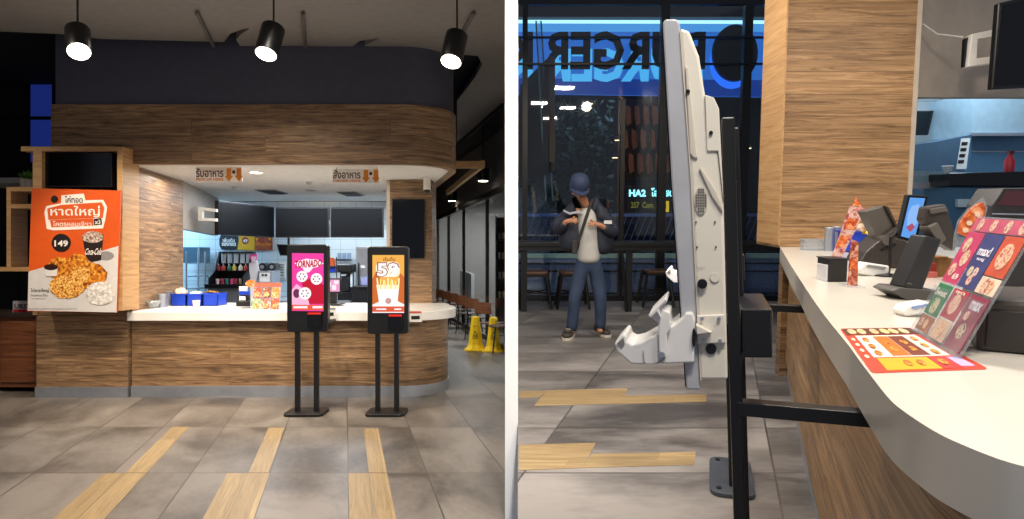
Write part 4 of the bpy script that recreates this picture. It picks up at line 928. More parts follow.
# wet floor cones
def cone(u, v, lab, rz=0):
    YEL = mat('safety_yellow', '#e0b808', .4)
    t = thing('wet_floor_cone', lab, 'cone', Lz(u, v), rz, group='yellow wet floor cones'); 
    def sq(a, b, z): return [(-a, -b, z), (a, -b, z), (a, b, z), (-a, b, z)]
    part('base', MB().prism([(-.19, -.13), (-.13, -.19), (.13, -.19), (.19, -.13), (.19, .13), (.13, .19), (-.13, .19), (-.19, .13)], 0, .03), YEL, t, bevel=.006)
    m = MB(); rings = [(.16, .03), (.125, .10), (.095, .35), (.07, .58), (.05, .60)]; vs = []; n = 8
    for r, z in rings:
        for i in range(n):
            a = math.radians(22.5+45*i); vs.append((r*1.08*math.cos(a), r*1.08*math.sin(a), z))
    fs = [(k*n+i, k*n+(i+1) % n, (k+1)*n+(i+1) % n, (k+1)*n+i) for k in range(len(rings)-1) for i in range(n)]+[tuple(range((len(rings)-1)*n, len(rings)*n))]
    part('body', m.add(vs, fs), YEL, t)
    tilt = Matrix.Translation((0, -.112, .30)) @ Matrix.Rotation(math.radians(90-6), 4, 'X')
    part('warning_triangle', MB().prism([(-.042, -.03), (.042, -.03), (0, .06)], -.004, .008, tilt), ink('black', '#1a1512'), t)
    part('warning_triangle_centre', MB().prism([(-.024, -.02), (.024, -.02), (0, .036)], .009, .010, tilt), YEL, t)
    part('lettering', txt(MB(), 'CAUTION', -.045, .12, .045, .145, .0, bold=.03, M=Matrix.Translation((0, -.112, .30)) @ Matrix.Rotation(math.radians(90-6), 4, 'X') @ Matrix.Translation((0, 0, .006))), ink('caution_red', '#a02018'), t)
    part('lettering', txt(MB(), 'WET FLOOR', -.05, -.09, .05, -.065, .0, bold=.03, M=tilt @ Matrix.Translation((0, 0, .008))), ink('black', '#1a1512'), t)
    part('lettering', txt(MB(), 'ระวังลื่น', -.05, -.055, .05, -.036, .0, bold=.03, M=tilt @ Matrix.Translation((0, 0, .008))), ink('black', '#1a1512'), t)
cone(475.5, 349, 'yellow wet floor cone, left of the two near the chairs')
cone(493.5, 350, 'yellow wet floor cone, right of the two next to the divider wall')

# ================================================================= RIGHT HALL (own floor frame TR)
class RPX:
    """pixels -> xy of a frontal frame standing at depth Y of the right hall"""
    def __init__(s, u0, v0, Y): s.Y = Y; s.P = R(u0, v0, Y); s.M = frontal(s.P)
    def __call__(s, u, v): p = R(u, v, s.Y); return (p.x-s.P.x, p.z-s.P.z)
    def poly(s, pts): return [s(*p) for p in pts]
    def txt(s, mb, t, u0, v0, u1, v1, z, **k):
        a = s(u0, v1); b = s(u1, v0); return txt(mb, t, a[0], a[1], b[0], b[1], z, **k)
SKR = .3275
rf = MB().use(tilefloor('grey_stone_tiles_right', -SKR, .30, 1.25, 3.08, .635, '#4c4845', '#8b8580', (.5, 1.4)))
pl = [(.003, .3), (.0366, 3.9), (.0366, 9.0), (9, 9.0), (9, .3)]
struct('floor_right', rf.prism(pl, -.05, 0), T=TR)
def fy(v): return Rz(600, v, 0).y
k = 20
def strip(u0, u1, v0, v1, uu0, uu1):
    """corner pixels: top-left, top-right, bottom-right, bottom-left"""
    global k; k += 1
    P_ = [Rz(*q, 0) for q in ((u0[0], v0[0]), (u1[0], v0[1]), (u1[1], v1[1]), (u0[1], v1[0]))]
    vs = [(p.x, p.y, .002) for p in P_]+[(p.x, p.y, -.01) for p in P_]
    uvs = [[(p.x-SKR*p.y, p.y) for p in P_]]+[[(0, 0)]*4]*4
    struct('trim_%d' % k, MB().add(vs, [(0, 1, 2, 3)][0:1]+[(0, 4, 5, 1), (1, 5, 6, 2), (2, 6, 7, 3), (3, 7, 4, 0)], uvs), wood('pale_oak_inlay_right', '#84704e', '#98805a', '#a89068', plank_h=.155, plank_w=1.25, knots=False, seam=.8, off=.02), T=TR)
strip((519, 519), (547, 539), (390.3, 390), (397.2, 396.8), 0, 0)
strip((547, 534), (627.5, 622), (389.5, 387.5), (405, 402.8), 0, 0)
strip((624.8, 621.5), (707, 706), (394.8, 393.5), (403, 401), 0, 0)
strip((519, 519), (596, 583), (444, 442), (469.5, 467), 0, 0)
strip((592, 583), (696, 694), (453, 451), (467, 464), 0, 0)

# ---- storefront window wall
YW = 8.6
def rx(u, v, Y): return R(u, v, Y).x
xw = rx(757, 150, YW)
wf = struct('window_2', MB().box((.06, YW, 0), (xw+.6, YW+.08, .07)).box((.06, YW, 3.9), (xw+.6, YW+.08, 4.0)), ALU, T=TR)
for u, w_ in ((525, 5), (663, 8), (745, 8)):
    x = rx(u, 150, YW); hw = w_/F*YW/2; struct('window_frame', MB().box((x-hw, YW, .07), (x+hw, YW+.1, 3.9)), ALU, parent=wf)
x = rx(623, 150, YW); struct('window_frame', MB().box((x-.03, YW, .07), (x+.025, YW+.1, R(623, 98, YW).z)), ALU, parent=wf)
for v in (36.5, 63): struct('window_frame', MB().box((.06, YW-.02, R(600, v, YW).z-.012), (xw+.5, YW+.02, R(600, v, YW).z+.012)), ALU, parent=wf)
struct('window_pane', MB().box((.06, YW+.035, .07), (xw+.5, YW+.045, 3.9)), glass('window_glass', (.92, .95, .97), .10), parent=wf)
struct('wall_outside', MB().box((.05, 14, -1), (8, 14.1, 7)), mat('night_wall', '#070a12', .9), T=TR)
struct('floor_outside', MB().box((.04, 9.0, -.05), (9, 14, -.01)), mat('night_paving', '#1c2230', .5), T=TR)
# street railing
YR = 9.3
t = thing('railing', 'blue-lit metal railing with slanted bars outside the storefront window', 'railing', (2.0, YR, 0), T=TR)
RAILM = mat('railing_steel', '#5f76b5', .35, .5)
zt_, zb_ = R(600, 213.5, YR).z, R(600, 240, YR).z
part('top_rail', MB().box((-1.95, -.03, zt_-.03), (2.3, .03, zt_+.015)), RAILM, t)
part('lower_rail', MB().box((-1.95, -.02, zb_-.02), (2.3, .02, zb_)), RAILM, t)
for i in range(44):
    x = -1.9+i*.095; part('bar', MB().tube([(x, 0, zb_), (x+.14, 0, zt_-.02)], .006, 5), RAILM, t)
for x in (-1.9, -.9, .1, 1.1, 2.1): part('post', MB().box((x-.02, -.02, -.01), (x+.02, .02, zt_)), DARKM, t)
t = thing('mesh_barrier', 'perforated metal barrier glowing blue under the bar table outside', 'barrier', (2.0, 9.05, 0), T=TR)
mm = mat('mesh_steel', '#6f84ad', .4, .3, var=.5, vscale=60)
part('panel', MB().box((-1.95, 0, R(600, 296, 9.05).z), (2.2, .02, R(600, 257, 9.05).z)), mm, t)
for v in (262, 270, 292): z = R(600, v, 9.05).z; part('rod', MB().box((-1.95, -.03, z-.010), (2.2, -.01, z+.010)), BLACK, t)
part('pale_reflection', MB().box((-1.95, -.04, R(600, 257, 9.05).z), (2.2, .05, R(600, 252.5, 9.05).z)), mat('pale_reflection', '#93b3ac', .5), t)  # pale strip coloured as the light reflected outside
# ---- lit fascia with the lettering seen from behind and glowing copies for its reflection
YS = 10.0
sg = RPX(640, 60, YS)
t = thing('fascia_sign', 'blue lit fascia with black back-to-front letters reading BURGER KING and a round disc', 'sign', M=sg.M, T=TR)
part('panel', MB().prism(sg.poly([(470, 14), (772, 14), (772, 95), (470, 91)]), -.15, -.10), emis('fascia_blue', '#2a66bd', 1.0), t)
part('light_tube', MB().prism(sg.poly([(470, 18), (772, 18.6), (772, 21), (470, 20.5)]), -.10, -.04), emis('tube_cyan', '#a8e6ff', 1.5), t)
part('lower_band', MB().prism(sg.poly([(470, 76), (772, 78), (772, 95), (470, 91)]), -.10, -.09), emis('fascia_deep', '#163580', 1.0), t)
part('upper_band', MB().prism(sg.poly([(470, 21), (772, 21.5), (772, 29), (470, 29)]), -.10, -.09), emis('fascia_bright', '#4a97de', 1.0), t)
part('header_rail', MB().prism(sg.poly([(470, 2), (772, 2), (772, 17), (470, 17)]), -.12, .06), mat('dark_header', '#12161f', .6), t)
CY_ = emis('letter_reflection_cyan', '#4fb4f0', 1.0); BKL = mat('letter_black', '#0c0d10', .6)
part('reflected_lettering', sg.txt(MB(), 'BURGER', 543, 46, 705, 80, -.08, bold=.045, mirror=True), CY_, t, label='pale blue reflection of the letters')  # glowing copy stands in for the letters reflected on the canopy
part('reflected_lettering', sg.txt(MB(), 'KING', 428, 46, 533, 80, -.08, bold=.045, mirror=True), CY_, t)
part('lettering', sg.txt(MB(), 'BURGER', 541, 31, 705, 69, .05, bold=.03, mirror=True, th=.05), BKL, t)
part('lettering', sg.txt(MB(), 'KING', 428, 31, 533, 69, .05, bold=.03, mirror=True, th=.05), BKL, t)
part('reflected_disc', MB().prism(sg.poly(ellp(733, 60, 22, 27, 36)), -.085, -.075), emis('disc_reflection', '#2a6cf0', 1.2), t)  # glowing copy stands in for the reflected disc
part('disc', MB().prism(sg.poly(ellp(733.5, 53, 22, 28, 36)), 0, .10), BKL, t)
# ---- dark street beyond: foliage, amber slats for a reflected shelf, neon text
rnd = random.Random(9); m = MB()
for i in range(2600):
    u = rnd.uniform(505, 612); v = rnd.gauss(160, 34)
    if v < 100: continue
    if v > 235: continue
    c = R(u, v, rnd.uniform(11.0, 12.2))
    if c.x < .22: continue
    a = Vector((rnd.uniform(-1, 1), rnd.uniform(-1, 1), rnd.uniform(-1, 1))).normalized()*.09; b = a.cross(Vector((rnd.uniform(-1, 1), rnd.uniform(-1, 1), rnd.uniform(-1, 1)))).normalized()*.035
    m.add([c-a, c-b, c+a, c+b], [(0, 1, 2, 3)])
solo('foliage', m, mat('night_leaves', '#1f3a24', .6, var=.4), 'dark green foliage in the street beyond the window behind the man', 'foliage', T=TR, kind='stuff')
AM = mat('reflected_slat', '#a2552a', .5)
sp_ = RPX(645, 140, 11)
t = thing('slat_reflection', 'amber slats standing for a wooden shelf reflected above the neon text', 'screen', M=sp_.M, T=TR)  # shelf reflection in the glass, built as coloured slats
for r in range(3):
    for i in range(6):
        u = 626+i*9-(r*3); v = 104+r*24
        part('slat', MB().prism(sp_.poly([(u, v), (u+4.5, v+2), (u+5.5, v+18), (u+1, v+21), (u-.5, v+10)]), -.04, 0), AM, t)
part('back_panel', MB().prism(sp_.poly([(620, 98), (690, 98), (690, 178), (620, 178)]), -.12, -.06), mat('dark_brown_panel', '#2a1712', .7), t)
ns = RPX(650, 195, 10.6)
t = thing('neon_sign', 'small glowing pale cyan neon lettering across the dark street', 'sign', M=ns.M, T=TR)
part('backing', MB().prism(ns.poly([(627, 184), (676, 184), (676, 213), (627, 213)]), -.06, -.02), mat('dark_header', '#12161f', .6), t)
part('post', MB().box((.2, -R(650, 195, 10.6).z, -.06), (.26, -.3, -.02)), DARKM, t)
part('lettering', ns.txt(MB(), 'HA2', 629, 188.5, 646, 195.5, 0, bold=.04), emis('neon_cyan', '#8ff0ff', 2), t)
part('lettering', ns.txt(MB(), 'โอนสด', 651, 187, 674, 195.5, 0, bold=.03), emis('neon_cyan', '#8ff0ff', 2), t)
part('lettering', ns.txt(MB(), '257  Com.', 631, 201, 654, 207, 0, bold=.01), emis('neon_olive', '#7c7a2c', .8), t)
part('lit_square', MB().prism(ns.poly([(657, 200), (669, 200), (669, 211), (657, 211)]), -.02, .0), emis('neon_yellow', '#c2a52a', 1), t)
part('square_mark', MB().prism(ns.poly([(661, 203), (666, 203), (666, 207), (661, 207)]), .001, .01), BKL, t)
for i, (u, v, w_) in enumerate(((561, 89.5, 6), (590, 102.5, 5), (652, 92.5, 5), (617, 139, 4), (615, 156.5, 5), (748, 147, 6), (690, 96, 5), (548, 169, 4))):
    nm = ('left', 'second from the left', 'above the reflected amber slats', 'left of the reflected amber slats', 'below the leftmost reflected amber slats', 'beside the far right post', 'just behind the white kiosk', 'above the cap of the man')[i]
    p = R(u, v, 10.9); t = thing('lamp_reflection', 'small warm glint for a lamp reflected in the window, '+nm, 'light', p, T=TR, group='lamp reflections beyond the window')  # glowing spots imitate indoor lamps reflected in the glass
    part('glint_hood', MB().lathe([(.06, .0), (.045, .05), (.012, .06)]), DARKM, t, smooth=True)
    part('glint', MB().cbox((0, 0, 0), (w_/F*10.9, .05, .02)), emis('lamp_glint', '#ffe2b0', 2.5), t)
    part('pole', MB().cyl((0, .04, .03), (0, .04, -p.z-.01), .010, n=5), DARKM, t)
t = thing('glass_fin', 'tall slanting glass fin with bright edges at the left of storefront', 'glass', (0, 0, 0), T=TR)
for (u0, v0, u1, v1) in ((536, 20, 546, 200), (541, 20, 553, 200)): a = R(u0, v0, 8.9); b = R(u1, v1, 8.9); part('bright_edge', MB().cyl(a, b, .012, n=6), mat('glass_edge', '#6f93a0', .2), t)
a, b, c, d = R(536, 20, 8.9), R(541, 20, 8.9), R(553, 200, 8.9), R(546, 200, 8.9)
part('pane', MB().add([a, b, c, d], [(0, 1, 2, 3)]), glass('fin_glass', (.7, .85, .85), .1), t)

# ---- bar table and stools
YT = 7.7
t = thing('bar_table', 'long black bar table under the storefront window', 'table', (2, YT, 0), T=TR)
zt_ = R(600, 241.5, YT).z
part('tabletop', MB().box((-1.94, -.0, zt_-.05), (1.36, .45, zt_)), BLACK, t, bevel=.004)
part('apron', MB().box((-1.94, .02, zt_-.10), (1.36, .06, zt_-.05)), BLACK, t)
for u in (524, 630.5, 706): x = rx(u, 260, YT)-2; part('leg', MB().box((x-.035, .05, 0), (x+.035, .13, zt_-.05)), BLACK, t)
part('leg', MB().tube([(rx(622, 250, YT)-2, .05, zt_-.05), (rx(627.5, 305, YT)-2, .05, 0)], .02), BLACK, t)
def stool(P, lab, rz=0):
    t = thing('metal_stool', lab, 'stool', P, rz, T=TR, group='metal stools under the bar table'); ST = mat('gunmetal', '#3a3735', .35, .8)
    part('seat', MB().prism(rrect(-.16, -.16, .16, .16, .05), .44, .465), wood('seat_walnut', '#4a2c1c', '#6d442c', '#85583a', knots=False, plank_h=2, seam=1), t, bevel=.004)
    part('seat_frame', MB().prism(rrect(-.165, -.165, .165, .165, .05), .405, .44), ST, t)
    for sx in (-1, 1):
        for sy in (-1, 1):
            m = MB(); a = Vector((sx*.14, sy*.14, .43)); b = Vector((sx*.20, sy*.20, 0)); m.cyl(a, b, .024, .016, 6); part('leg', m, ST, t)
    part('brace', MB().tube([(-.175, -.175, .2), (.175, .175, .2)], .01).tube([(.175, -.175, .2), (-.175, .175, .2)], .01), ST, t)
stool(Rz(535, 306, 0), 'metal stool with a wooden seat, left one under the bar table')
stool(Rz(572, 306, 0), 'metal stool with a wooden seat, half hidden behind the man')
stool(Rz(655, 304, 0), 'metal stool with a wooden seat, behind the white kiosk')

# ---- oak column and walls around the kitchen pass
A = Rz(779, 246, 1.0); YC = A.y
xr = R(904.5, 240, YC).x
struct('wall_column', MB().box((A.x, YC, .995), (xr, YC+.45, 4.2)), wood('oak_planks_warm', '#6d5136', '#a07c54', '#c09a70', plank_h=.165, plank_w=7), T=TR)
struct('trim_30', MB().box((A.x-.012, YC-.01, R(770, 244, YC).z), (A.x, YC+.42, 4.2)), W_BOX, T=TR)
struct('trim_31', MB().box((xr, YC-.012, 1.0), (xr+.03, YC+.45, 4.2)), mat('pale_edge', '#b9ac9c', .6), T=TR)
YG = YC+.5
struct('wall_grey_right', MB().box((xr-.3, YG, R(950, 96, YG).z), (6.5, YG+.1, 4.2)), GREYW, T=TR)
YK2 = 8.2
struct('wall_kitchen_right', MB().box((3.70, YK2, 0), (8, YK2+.1, 4.2)), TILE, T=TR)
struct('wall_kitchen_end', MB().ribbon([(A.x+.25, YC+.46), (3.75, YK2)], 0, 4.2, -.05), TILE, T=TR)
struct('ceiling_kitchen_right', MB().prism([(xr-.3, YG+.1), (3.8, YK2), (7, YK2), (7, YG+.1)], 2.95, 3.0), mat('white_ceiling', '#cfcbc4', .7), T=TR)
for i, (x0, y0, x1, y1) in enumerate(((-.0, 0, 0, 0),)): pass
# kitchen fittings through the pass
def Rt(name, lab, cat, Y, u, v, **k):
    q = RPX(u, v, Y); t = thing(name, lab, cat, M=q.M, T=TR, **k); return q, t
def fp(t, q, name, pts, z0, z1, m, par=None, bevel=0): return part(name, MB().prism(q.poly(pts), z0, z1), m, par or t, bevel=bevel)
q, t = Rt('wall_monitor', 'small black order monitor mounted on the tiled kitchen wall', 'screen', 7.6, 920, 121)
fp(t, q, 'casing', [(905, 109.5), (934, 109.5), (928.5, 134), (905, 134)], -.06, 0, BLACKP, bevel=.006)
fp(t, q, 'panel', [(907, 111), (931.5, 111), (927, 132.5), (907, 132.5)], 0, .003, mat('off_screen', '#050507', .12))
fp(t, q, 'mount', [(910, 101), (913, 101), (913, 110), (910, 110)], -.05, -.02, STEEL)
q, t = Rt('extractor_hood', 'pale blue-lit steel extractor hood at the right of the kitchen pass', 'hood', 7.0, 990, 115)
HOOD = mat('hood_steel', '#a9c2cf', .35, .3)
fp(t, q, 'canopy', [(972, 92), (1040, 92), (1040, 133.5), (972, 133.5)], -.7, 0, HOOD); fp(t, q, 'lower_lip', [(970, 132), (1040, 132), (1040, 135), (970, 135)], 0, .03, STEEL)
q, t = Rt('splashback', 'steel splashback below the extractor hood', 'splashback', 7.15, 990, 150)
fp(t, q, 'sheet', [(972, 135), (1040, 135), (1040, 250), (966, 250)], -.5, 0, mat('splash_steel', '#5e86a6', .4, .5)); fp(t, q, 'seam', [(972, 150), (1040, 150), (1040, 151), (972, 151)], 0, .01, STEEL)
q, t = Rt('angled_cabinet', 'blue-grey cabinet with a white notice beside the extractor hood', 'cabinet', 6.9, 953, 152)
fp(t, q, 'body', [(937, 140.5), (972, 133.5), (963.5, 172), (935.5, 172)], -.4, 0, mat('cabinet_slate', '#3c5468', .5)); 
fp(t, q, 'lower_panel', [(935.5, 172), (963.3, 172), (962, 330), (937, 330)], -.4, -.02, mat('cabinet_slate', '#3c5468', .5))
nt_ = fp(t, q, 'notice', [(961, 137.5), (970, 137), (966, 168), (956, 168)], .001, .006, mat('panel_white', '#d9d7d2', .35))
for i in range(4): fp(t, q, 'notice_icon', [(961.5-i*1.2, 141+i*6), (967.5-i*1.2, 141+i*6), (966.5-i*1.2, 144.5+i*6), (960.7-i*1.2, 144.5+i*6)], .007, .009, ink('black', '#1a1512'), par=nt_)
q, t = Rt('steel_shelf', 'steel pass-through shelf right behind the oak column', 'shelf', 6.2, 930, 178)
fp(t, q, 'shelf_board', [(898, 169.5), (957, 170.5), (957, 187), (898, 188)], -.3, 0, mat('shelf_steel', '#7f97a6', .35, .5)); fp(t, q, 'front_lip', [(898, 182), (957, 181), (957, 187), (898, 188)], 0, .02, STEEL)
fp(t, q, 'leg', [(900, 188), (903, 188), (903, 300), (900, 300)], -.28, -.24, STEEL)
q, t = Rt('black_worktop', 'black worktop in the kitchen with equipment at right edge', 'worktop', 5.9, 985, 178)
fp(t, q, 'slab', [(950, 172), (1040, 170), (1040, 186), (950, 185)], -.5, 0, mat('black_gloss', '#0a0a0c', .15), bevel=.01)
fp(t, q, 'cabinet', [(955, 186), (1040, 186), (1040, 290), (955, 290)], -.45, -.04, mat('cabinet_blue', '#2e5878', .5))
fp(t, q, 'shelf_strip', [(958, 198), (1040, 198), (1040, 206), (958, 206)], -.04, .0, mat('hood_steel', '#a9c2cf', .35, .3))
q = RPX(947, 174, 6.1); t = thing('glass_cup', 'clear glass cup standing on the steel shelf behind the oak column', 'cup', M=Matrix.Translation(q.P), T=TR)
part('cup', MB().lathe([(.035, -.03), (.045, .08), (.042, .08), (.032, -.025)]), GL, t, smooth=True); part('rim', MB().lathe([(.045, .078), (.048, .082), (.045, .086)]), WHITE, t, smooth=True)
q, t = Rt('red_bottle', 'red-topped bottle on the black worktop at the right edge', 'bottle', 6.05, 1009, 171)
part('bottle', MB().lathe([(.04, 0), (.045, .10), (.02, .15), (.02, .17)], (0, 0, 0), 14, Matrix.Rotation(-math.pi/2, 4, 'X') @ Matrix.Translation((0, 0, 0))), mat('red_plastic', '#a01828', .35), t, smooth=True)
part('cap', MB().cbox((0, .18, 0), (.045, .03, .045)), mat('dark_red', '#5a0f18', .4), t)
# television and its white bracket at the upper right
q, t = Rt('television', 'black television seen edge-on at the upper right corner', 'screen', 4.6, 1005, 50)
fp(t, q, 'casing', [(999, 2), (1050, -10), (1050, 85), (992, 88)], -.05, .0, BLACKP, bevel=.006); fp(t, q, 'panel', [(1001, 5), (1050, -7), (1050, 82), (994.5, 85)], 0, .003, mat('off_screen', '#050507', .12))
fp(t, q, 'back_box', [(1006, 20), (1040, 20), (1040, 70), (1003, 70)], -.12, -.05, BLACKP)
q, t = Rt('television_bracket', 'white looped wall bracket carrying the television at the upper right', 'bracket', 4.9, 980, 47)
m = MB().prism(q.poly([(969, 34), (998, 28), (998, 35.5), (975, 39), (974, 58), (996, 55.5), (996, 62), (965, 66.5)]), -.04, .03)
part('loop', m, WHITE, t, bevel=.004); fp(t, q, 'wall_plate', [(965, 38), (968, 36), (965.5, 66), (963.5, 66)], -.03, .0, DARKM)
a = q(968, 36); part('cable', MB().tube([(q(966, 35)[0], q(966, 35)[1], -.03), (q(955, 26)[0], q(955, 26)[1], -.20), (q(949, 12)[0], q(949, 12)[1], -.30)], .006, 6), WHITE, t)

# ---- counter
edge = [(780, 246), (790, 263), (802, 281.5), (814, 300), (828, 319), (839, 332.5), (850, 346), (859, 359), (869, 372), (888, 397), (902, 409), (918, 420), (934, 430), (951.5, 439), (985, 453), (1009, 461.5), (1035, 468)]
E_ = [Rz(u, v, 1.0) for u, v in edge]; E0 = [Vector((p.x, p.y)) for p in E_]; E2 = []
for i in range(len(E0)-1):
    a, b, c, d = E0[max(i-1, 0)], E0[i], E0[i+1], E0[min(i+2, len(E0)-1)]
    for j in range(5):
        s_ = j/5; E2.append(tuple(.5*((2*b)+(c-a)*s_+(2*a-5*b+4*c-d)*s_*s_+(3*b-a-3*c+d)*s_**3)))
E2.append(tuple(E0[-1]))
E3 = E2[:]
for _ in range(6): E3 = [E3[0]]+[tuple((Vector(E3[i-1])+Vector(E3[i])*2+Vector(E3[i+1]))/4) for i in range(1, len(E3)-1)]+[E3[-1]]
E2 = E3
o = Vector((E2[30][0], E2[30][1], 0)); t = thing('stone_counter', 'long white stone counter with rounded end and plank-clad front in the right hall', 'counter', o, T=TR)
def sh(mb): mb.v = [p-o for p in mb.v]; return mb
xe = 4.6
part('countertop', sh(MB().prism(E2+[(xe, E2[-1][1]-.02), (xe, YC)], .90, 1.0)), mat('warm_white_quartz', '#cdc7bc', .25, var=.03, vscale=3), t, smooth=True)
def inset(pts, d):
    out = []
    for i, p in enumerate(pts):
        a = Vector(pts[max(i-1, 0)]); b = Vector(pts[min(i+1, len(pts)-1)]); n = (b-a).normalized(); out.append((p[0]-n.y*d, p[1]+n.x*d))
    return out
IN = inset(E2, .07)
part('front_panel', sh(MB().ribbon(IN, .12, .90, .04)), wood('oak_planks_warm', '#6d5136', '#a07c54', '#c09a70', plank_h=.165, plank_w=7), t, smooth=True)
part('kick_plate', sh(MB().ribbon(inset(E2, .085), 0, .12, .04)), STEEL, t)
ea = E2[0]; part('end_panel', sh(MB().box((ea[0]+.02, YC-.02, 0), (xe, YC+.05, .90))), W_OAK, t)

# ---------------------------------------------------------------- the two kiosks seen from the side
FOOT = [0]
def kiosk_R(lab):
    YKR = 1.57; pc = R(738, 400, YKR); O = Vector((pc.x, YKR, 0)); th = -math.atan(.30)
    KM = Matrix.Translation(O) @ Matrix.Rotation(th, 4, 'Z'); KI = KM.inverted(); a = Vector((-math.sin(th), math.cos(th), 0)); w = .42; near = O-a*w/2
    def pr(u, v, y=None):
        P0 = O+a*(y if y is not None else -w/2); p = KI @ Rplane(u, v, P0, a); return (p.x, p.z)
    X90 = Matrix.Rotation(math.pi/2, 4, 'X')
    t = thing('self_service_kiosk', lab, 'kiosk', M=KM, T=TR, group='white-sided kiosks at the stone counter')
    SIL = mat('kiosk_silver', '#a9aaaf', .4); IV = mat('kiosk_ivory', '#d8d2c4', .42, var=.02); IV2 = mat('kiosk_ivory_edge', '#c4bcae', .45, var=.02)
    def pp_(name, pts, y0, y1, m, bevel=0, par=None, yref=None):
        """pixels traced on the near side; extruded between local y0..y1"""
        return part(name, MB().prism([pr(*p, yref) for p in pts], -y1, -y0, X90), m, par or t, bevel=bevel)
    scr_ = pp_('screen_slab', [(662.5, 22), (665, 18), (677, 18), (679.5, 22), (691, 180), (700, 389), (686.5, 389), (671.5, 180)], -w/2, w/2, SIL, .004)
    # glass front
    pp_('front_glass', [(661.2, 24), (662.5, 22), (671.5, 180), (686.5, 388), (685, 386), (670, 180)], -w/2+.01, w/2-.01, mat('off_screen', '#050507', .12))
    bd = pp_('back_housing', [(679.7, 27), (689, 29.5), (699, 55), (705, 94), (707, 130), (718, 150), (723.5, 201), (726, 300), (727.8, 379), (700, 379), (691, 180)], -w/2, w/2, IV, .006)
    pp_('rear_cover', [(705, 94), (714, 97), (719, 108), (722.5, 180), (723.5, 201), (718, 150), (707, 150)], -w/2-.004, w/2-.03, IV, .004)
    pp_('side_seam', [(690.6, 180), (692, 180), (701.5, 379), (700, 379)], -w/2-.003, -w/2, IV2)
    pp_('side_seam', [(679.7, 30), (681.3, 30), (692, 180), (690.6, 180)], -w/2-.003, -w/2, IV2)
    pp_('relief_slot', [(685, 66), (688, 66), (696, 150), (698, 157), (694, 157.5), (690, 153)], -w/2-.005, -w/2, IV2, .002)
    pp_('relief_ridge', [(699, 168), (701, 166), (716, 190), (723, 206), (723, 212), (712, 196)], -w/2-.006, -w/2, IV2, .002)
    for (u, v, r) in ((688, 91, 2.2), (711, 132, 2)): pp_('port', ellp(u, v, r, r, 12), -w/2-.008, -w/2, BLACK)
    # speaker grille
    gr = pp_('speaker_grille', ellp(701, 199.5, 6.8, 13.5, 20), -w/2-.004, -w/2, IV2)
    holes = MB()
    for i in range(-2, 3):
        for j in range(-4, 5):
            if (i/2.6)**2+(j/4.6)**2 < 1: holes.prism([pr(701+i*2.3+px_, 199.5+j*2.7+py_) for px_, py_ in ((-.7, -.7), (.7, -.7), (.7, .7), (-.7, .7))], w/2+.004, w/2+.0055, X90)
    part('grille_holes', holes, BLACK, gr, kind='stuff')
    for u, v in ((696, 221), (715, 221), (697, 246), (716, 246)): pp_('screw', ellp(u, v, .9, .9, 8), -w/2-.003, -w/2, DARKM)
    part('marking', txt(MB(), 'DUAL-1', *pr(696, 267.5), *pr(705, 265.5), 0, M=Matrix.Translation((0, -w/2-.002, 0)) @ X90), ink('sign_grey', '#8f8d8a'), t)
    lk = pp_('lock', ellp(702.3, 282.5, 5, 4.8, 18), -w/2-.010, -w/2, DARKM, .001); pp_('lock_centre', ellp(702.3, 282.5, 2.2, 2.2, 12), -w/2-.014, -w/2-.010, BLACK, par=lk)
    ring = [pr(714.8+5*math.cos(i*.314), 276.7+5*math.sin(i*.314)) for i in range(20)]+[pr(714.8+4.5*math.cos(-i*.314), 276.7+4.5*math.sin(-i*.314)) for i in range(20)]
    pp_('round_cap', ellp(714.8, 276.7, 5, 5, 20), -w/2-.002, -w/2, IV2); pp_('round_cap_face', ellp(714.8, 276.7, 4.4, 4.4, 20), -w/2-.003, -w/2, IV)
    # mounting plate with screws and cable hole
    pl_ = pp_('mounting_plate', [(697, 314), (724, 313), (726, 341), (697, 342)], -w/2-.010, -w/2, IV, .002)
    for u, v in ((702, 316.5), (719, 316.5), (703.5, 338.5), (720, 338.5)): pp_('bolt', ellp(u, v, 1.8, 1.8, 10), -w/2-.016, -w/2-.010, STEEL, par=pl_)
    pp_('wedge', [(696, 321), (712, 329), (697, 331)], -w/2-.03, -w/2-.01, IV, .002, par=pl_)
    pp_('cable_hole', ellp(711, 347.5, 5.4, 5.4, 20), -w/2-.004, -w/2, BLACK)
    # payment cradle in white sheet metal
    z = lambda x, y: (605+x/3.708, 260+y/3.708)
    WS = mat('white_sheet_metal', '#dcdad7', .4)
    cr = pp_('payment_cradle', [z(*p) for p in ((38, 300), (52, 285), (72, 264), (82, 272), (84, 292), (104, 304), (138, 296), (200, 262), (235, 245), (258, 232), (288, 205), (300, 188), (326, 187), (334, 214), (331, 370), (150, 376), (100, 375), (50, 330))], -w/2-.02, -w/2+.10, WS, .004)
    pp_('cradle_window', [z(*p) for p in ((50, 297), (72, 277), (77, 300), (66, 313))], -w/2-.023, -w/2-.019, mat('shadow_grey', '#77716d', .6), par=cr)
    ar = pp_('reader_arm', [z(*p) for p in ((202, 255), (202, 222), (168, 192), (190, 172), (228, 134), (235, 142), (212, 168), (244, 182), (247, 240), (232, 262), (230, 345), (205, 345))], -w/2-.035, -w/2+.06, WS, .003, par=cr)
    pp_('reader_head', [z(*p) for p in ((166, 190), (228, 128), (234, 136), (205, 164), (212, 200), (196, 178), (176, 198))], -w/2-.045, -w/2+.08, WS, .002, par=cr)
    pp_('pivot_bolt', ellp(*z(214, 331), 3.4, 2.6, 14), -w/2-.045, -w/2-.035, STEEL, par=cr)
    pts = [z(150+i*10, 330+math.sin(i*.42+2.0)*22-4*i+30) for i in range(8)]
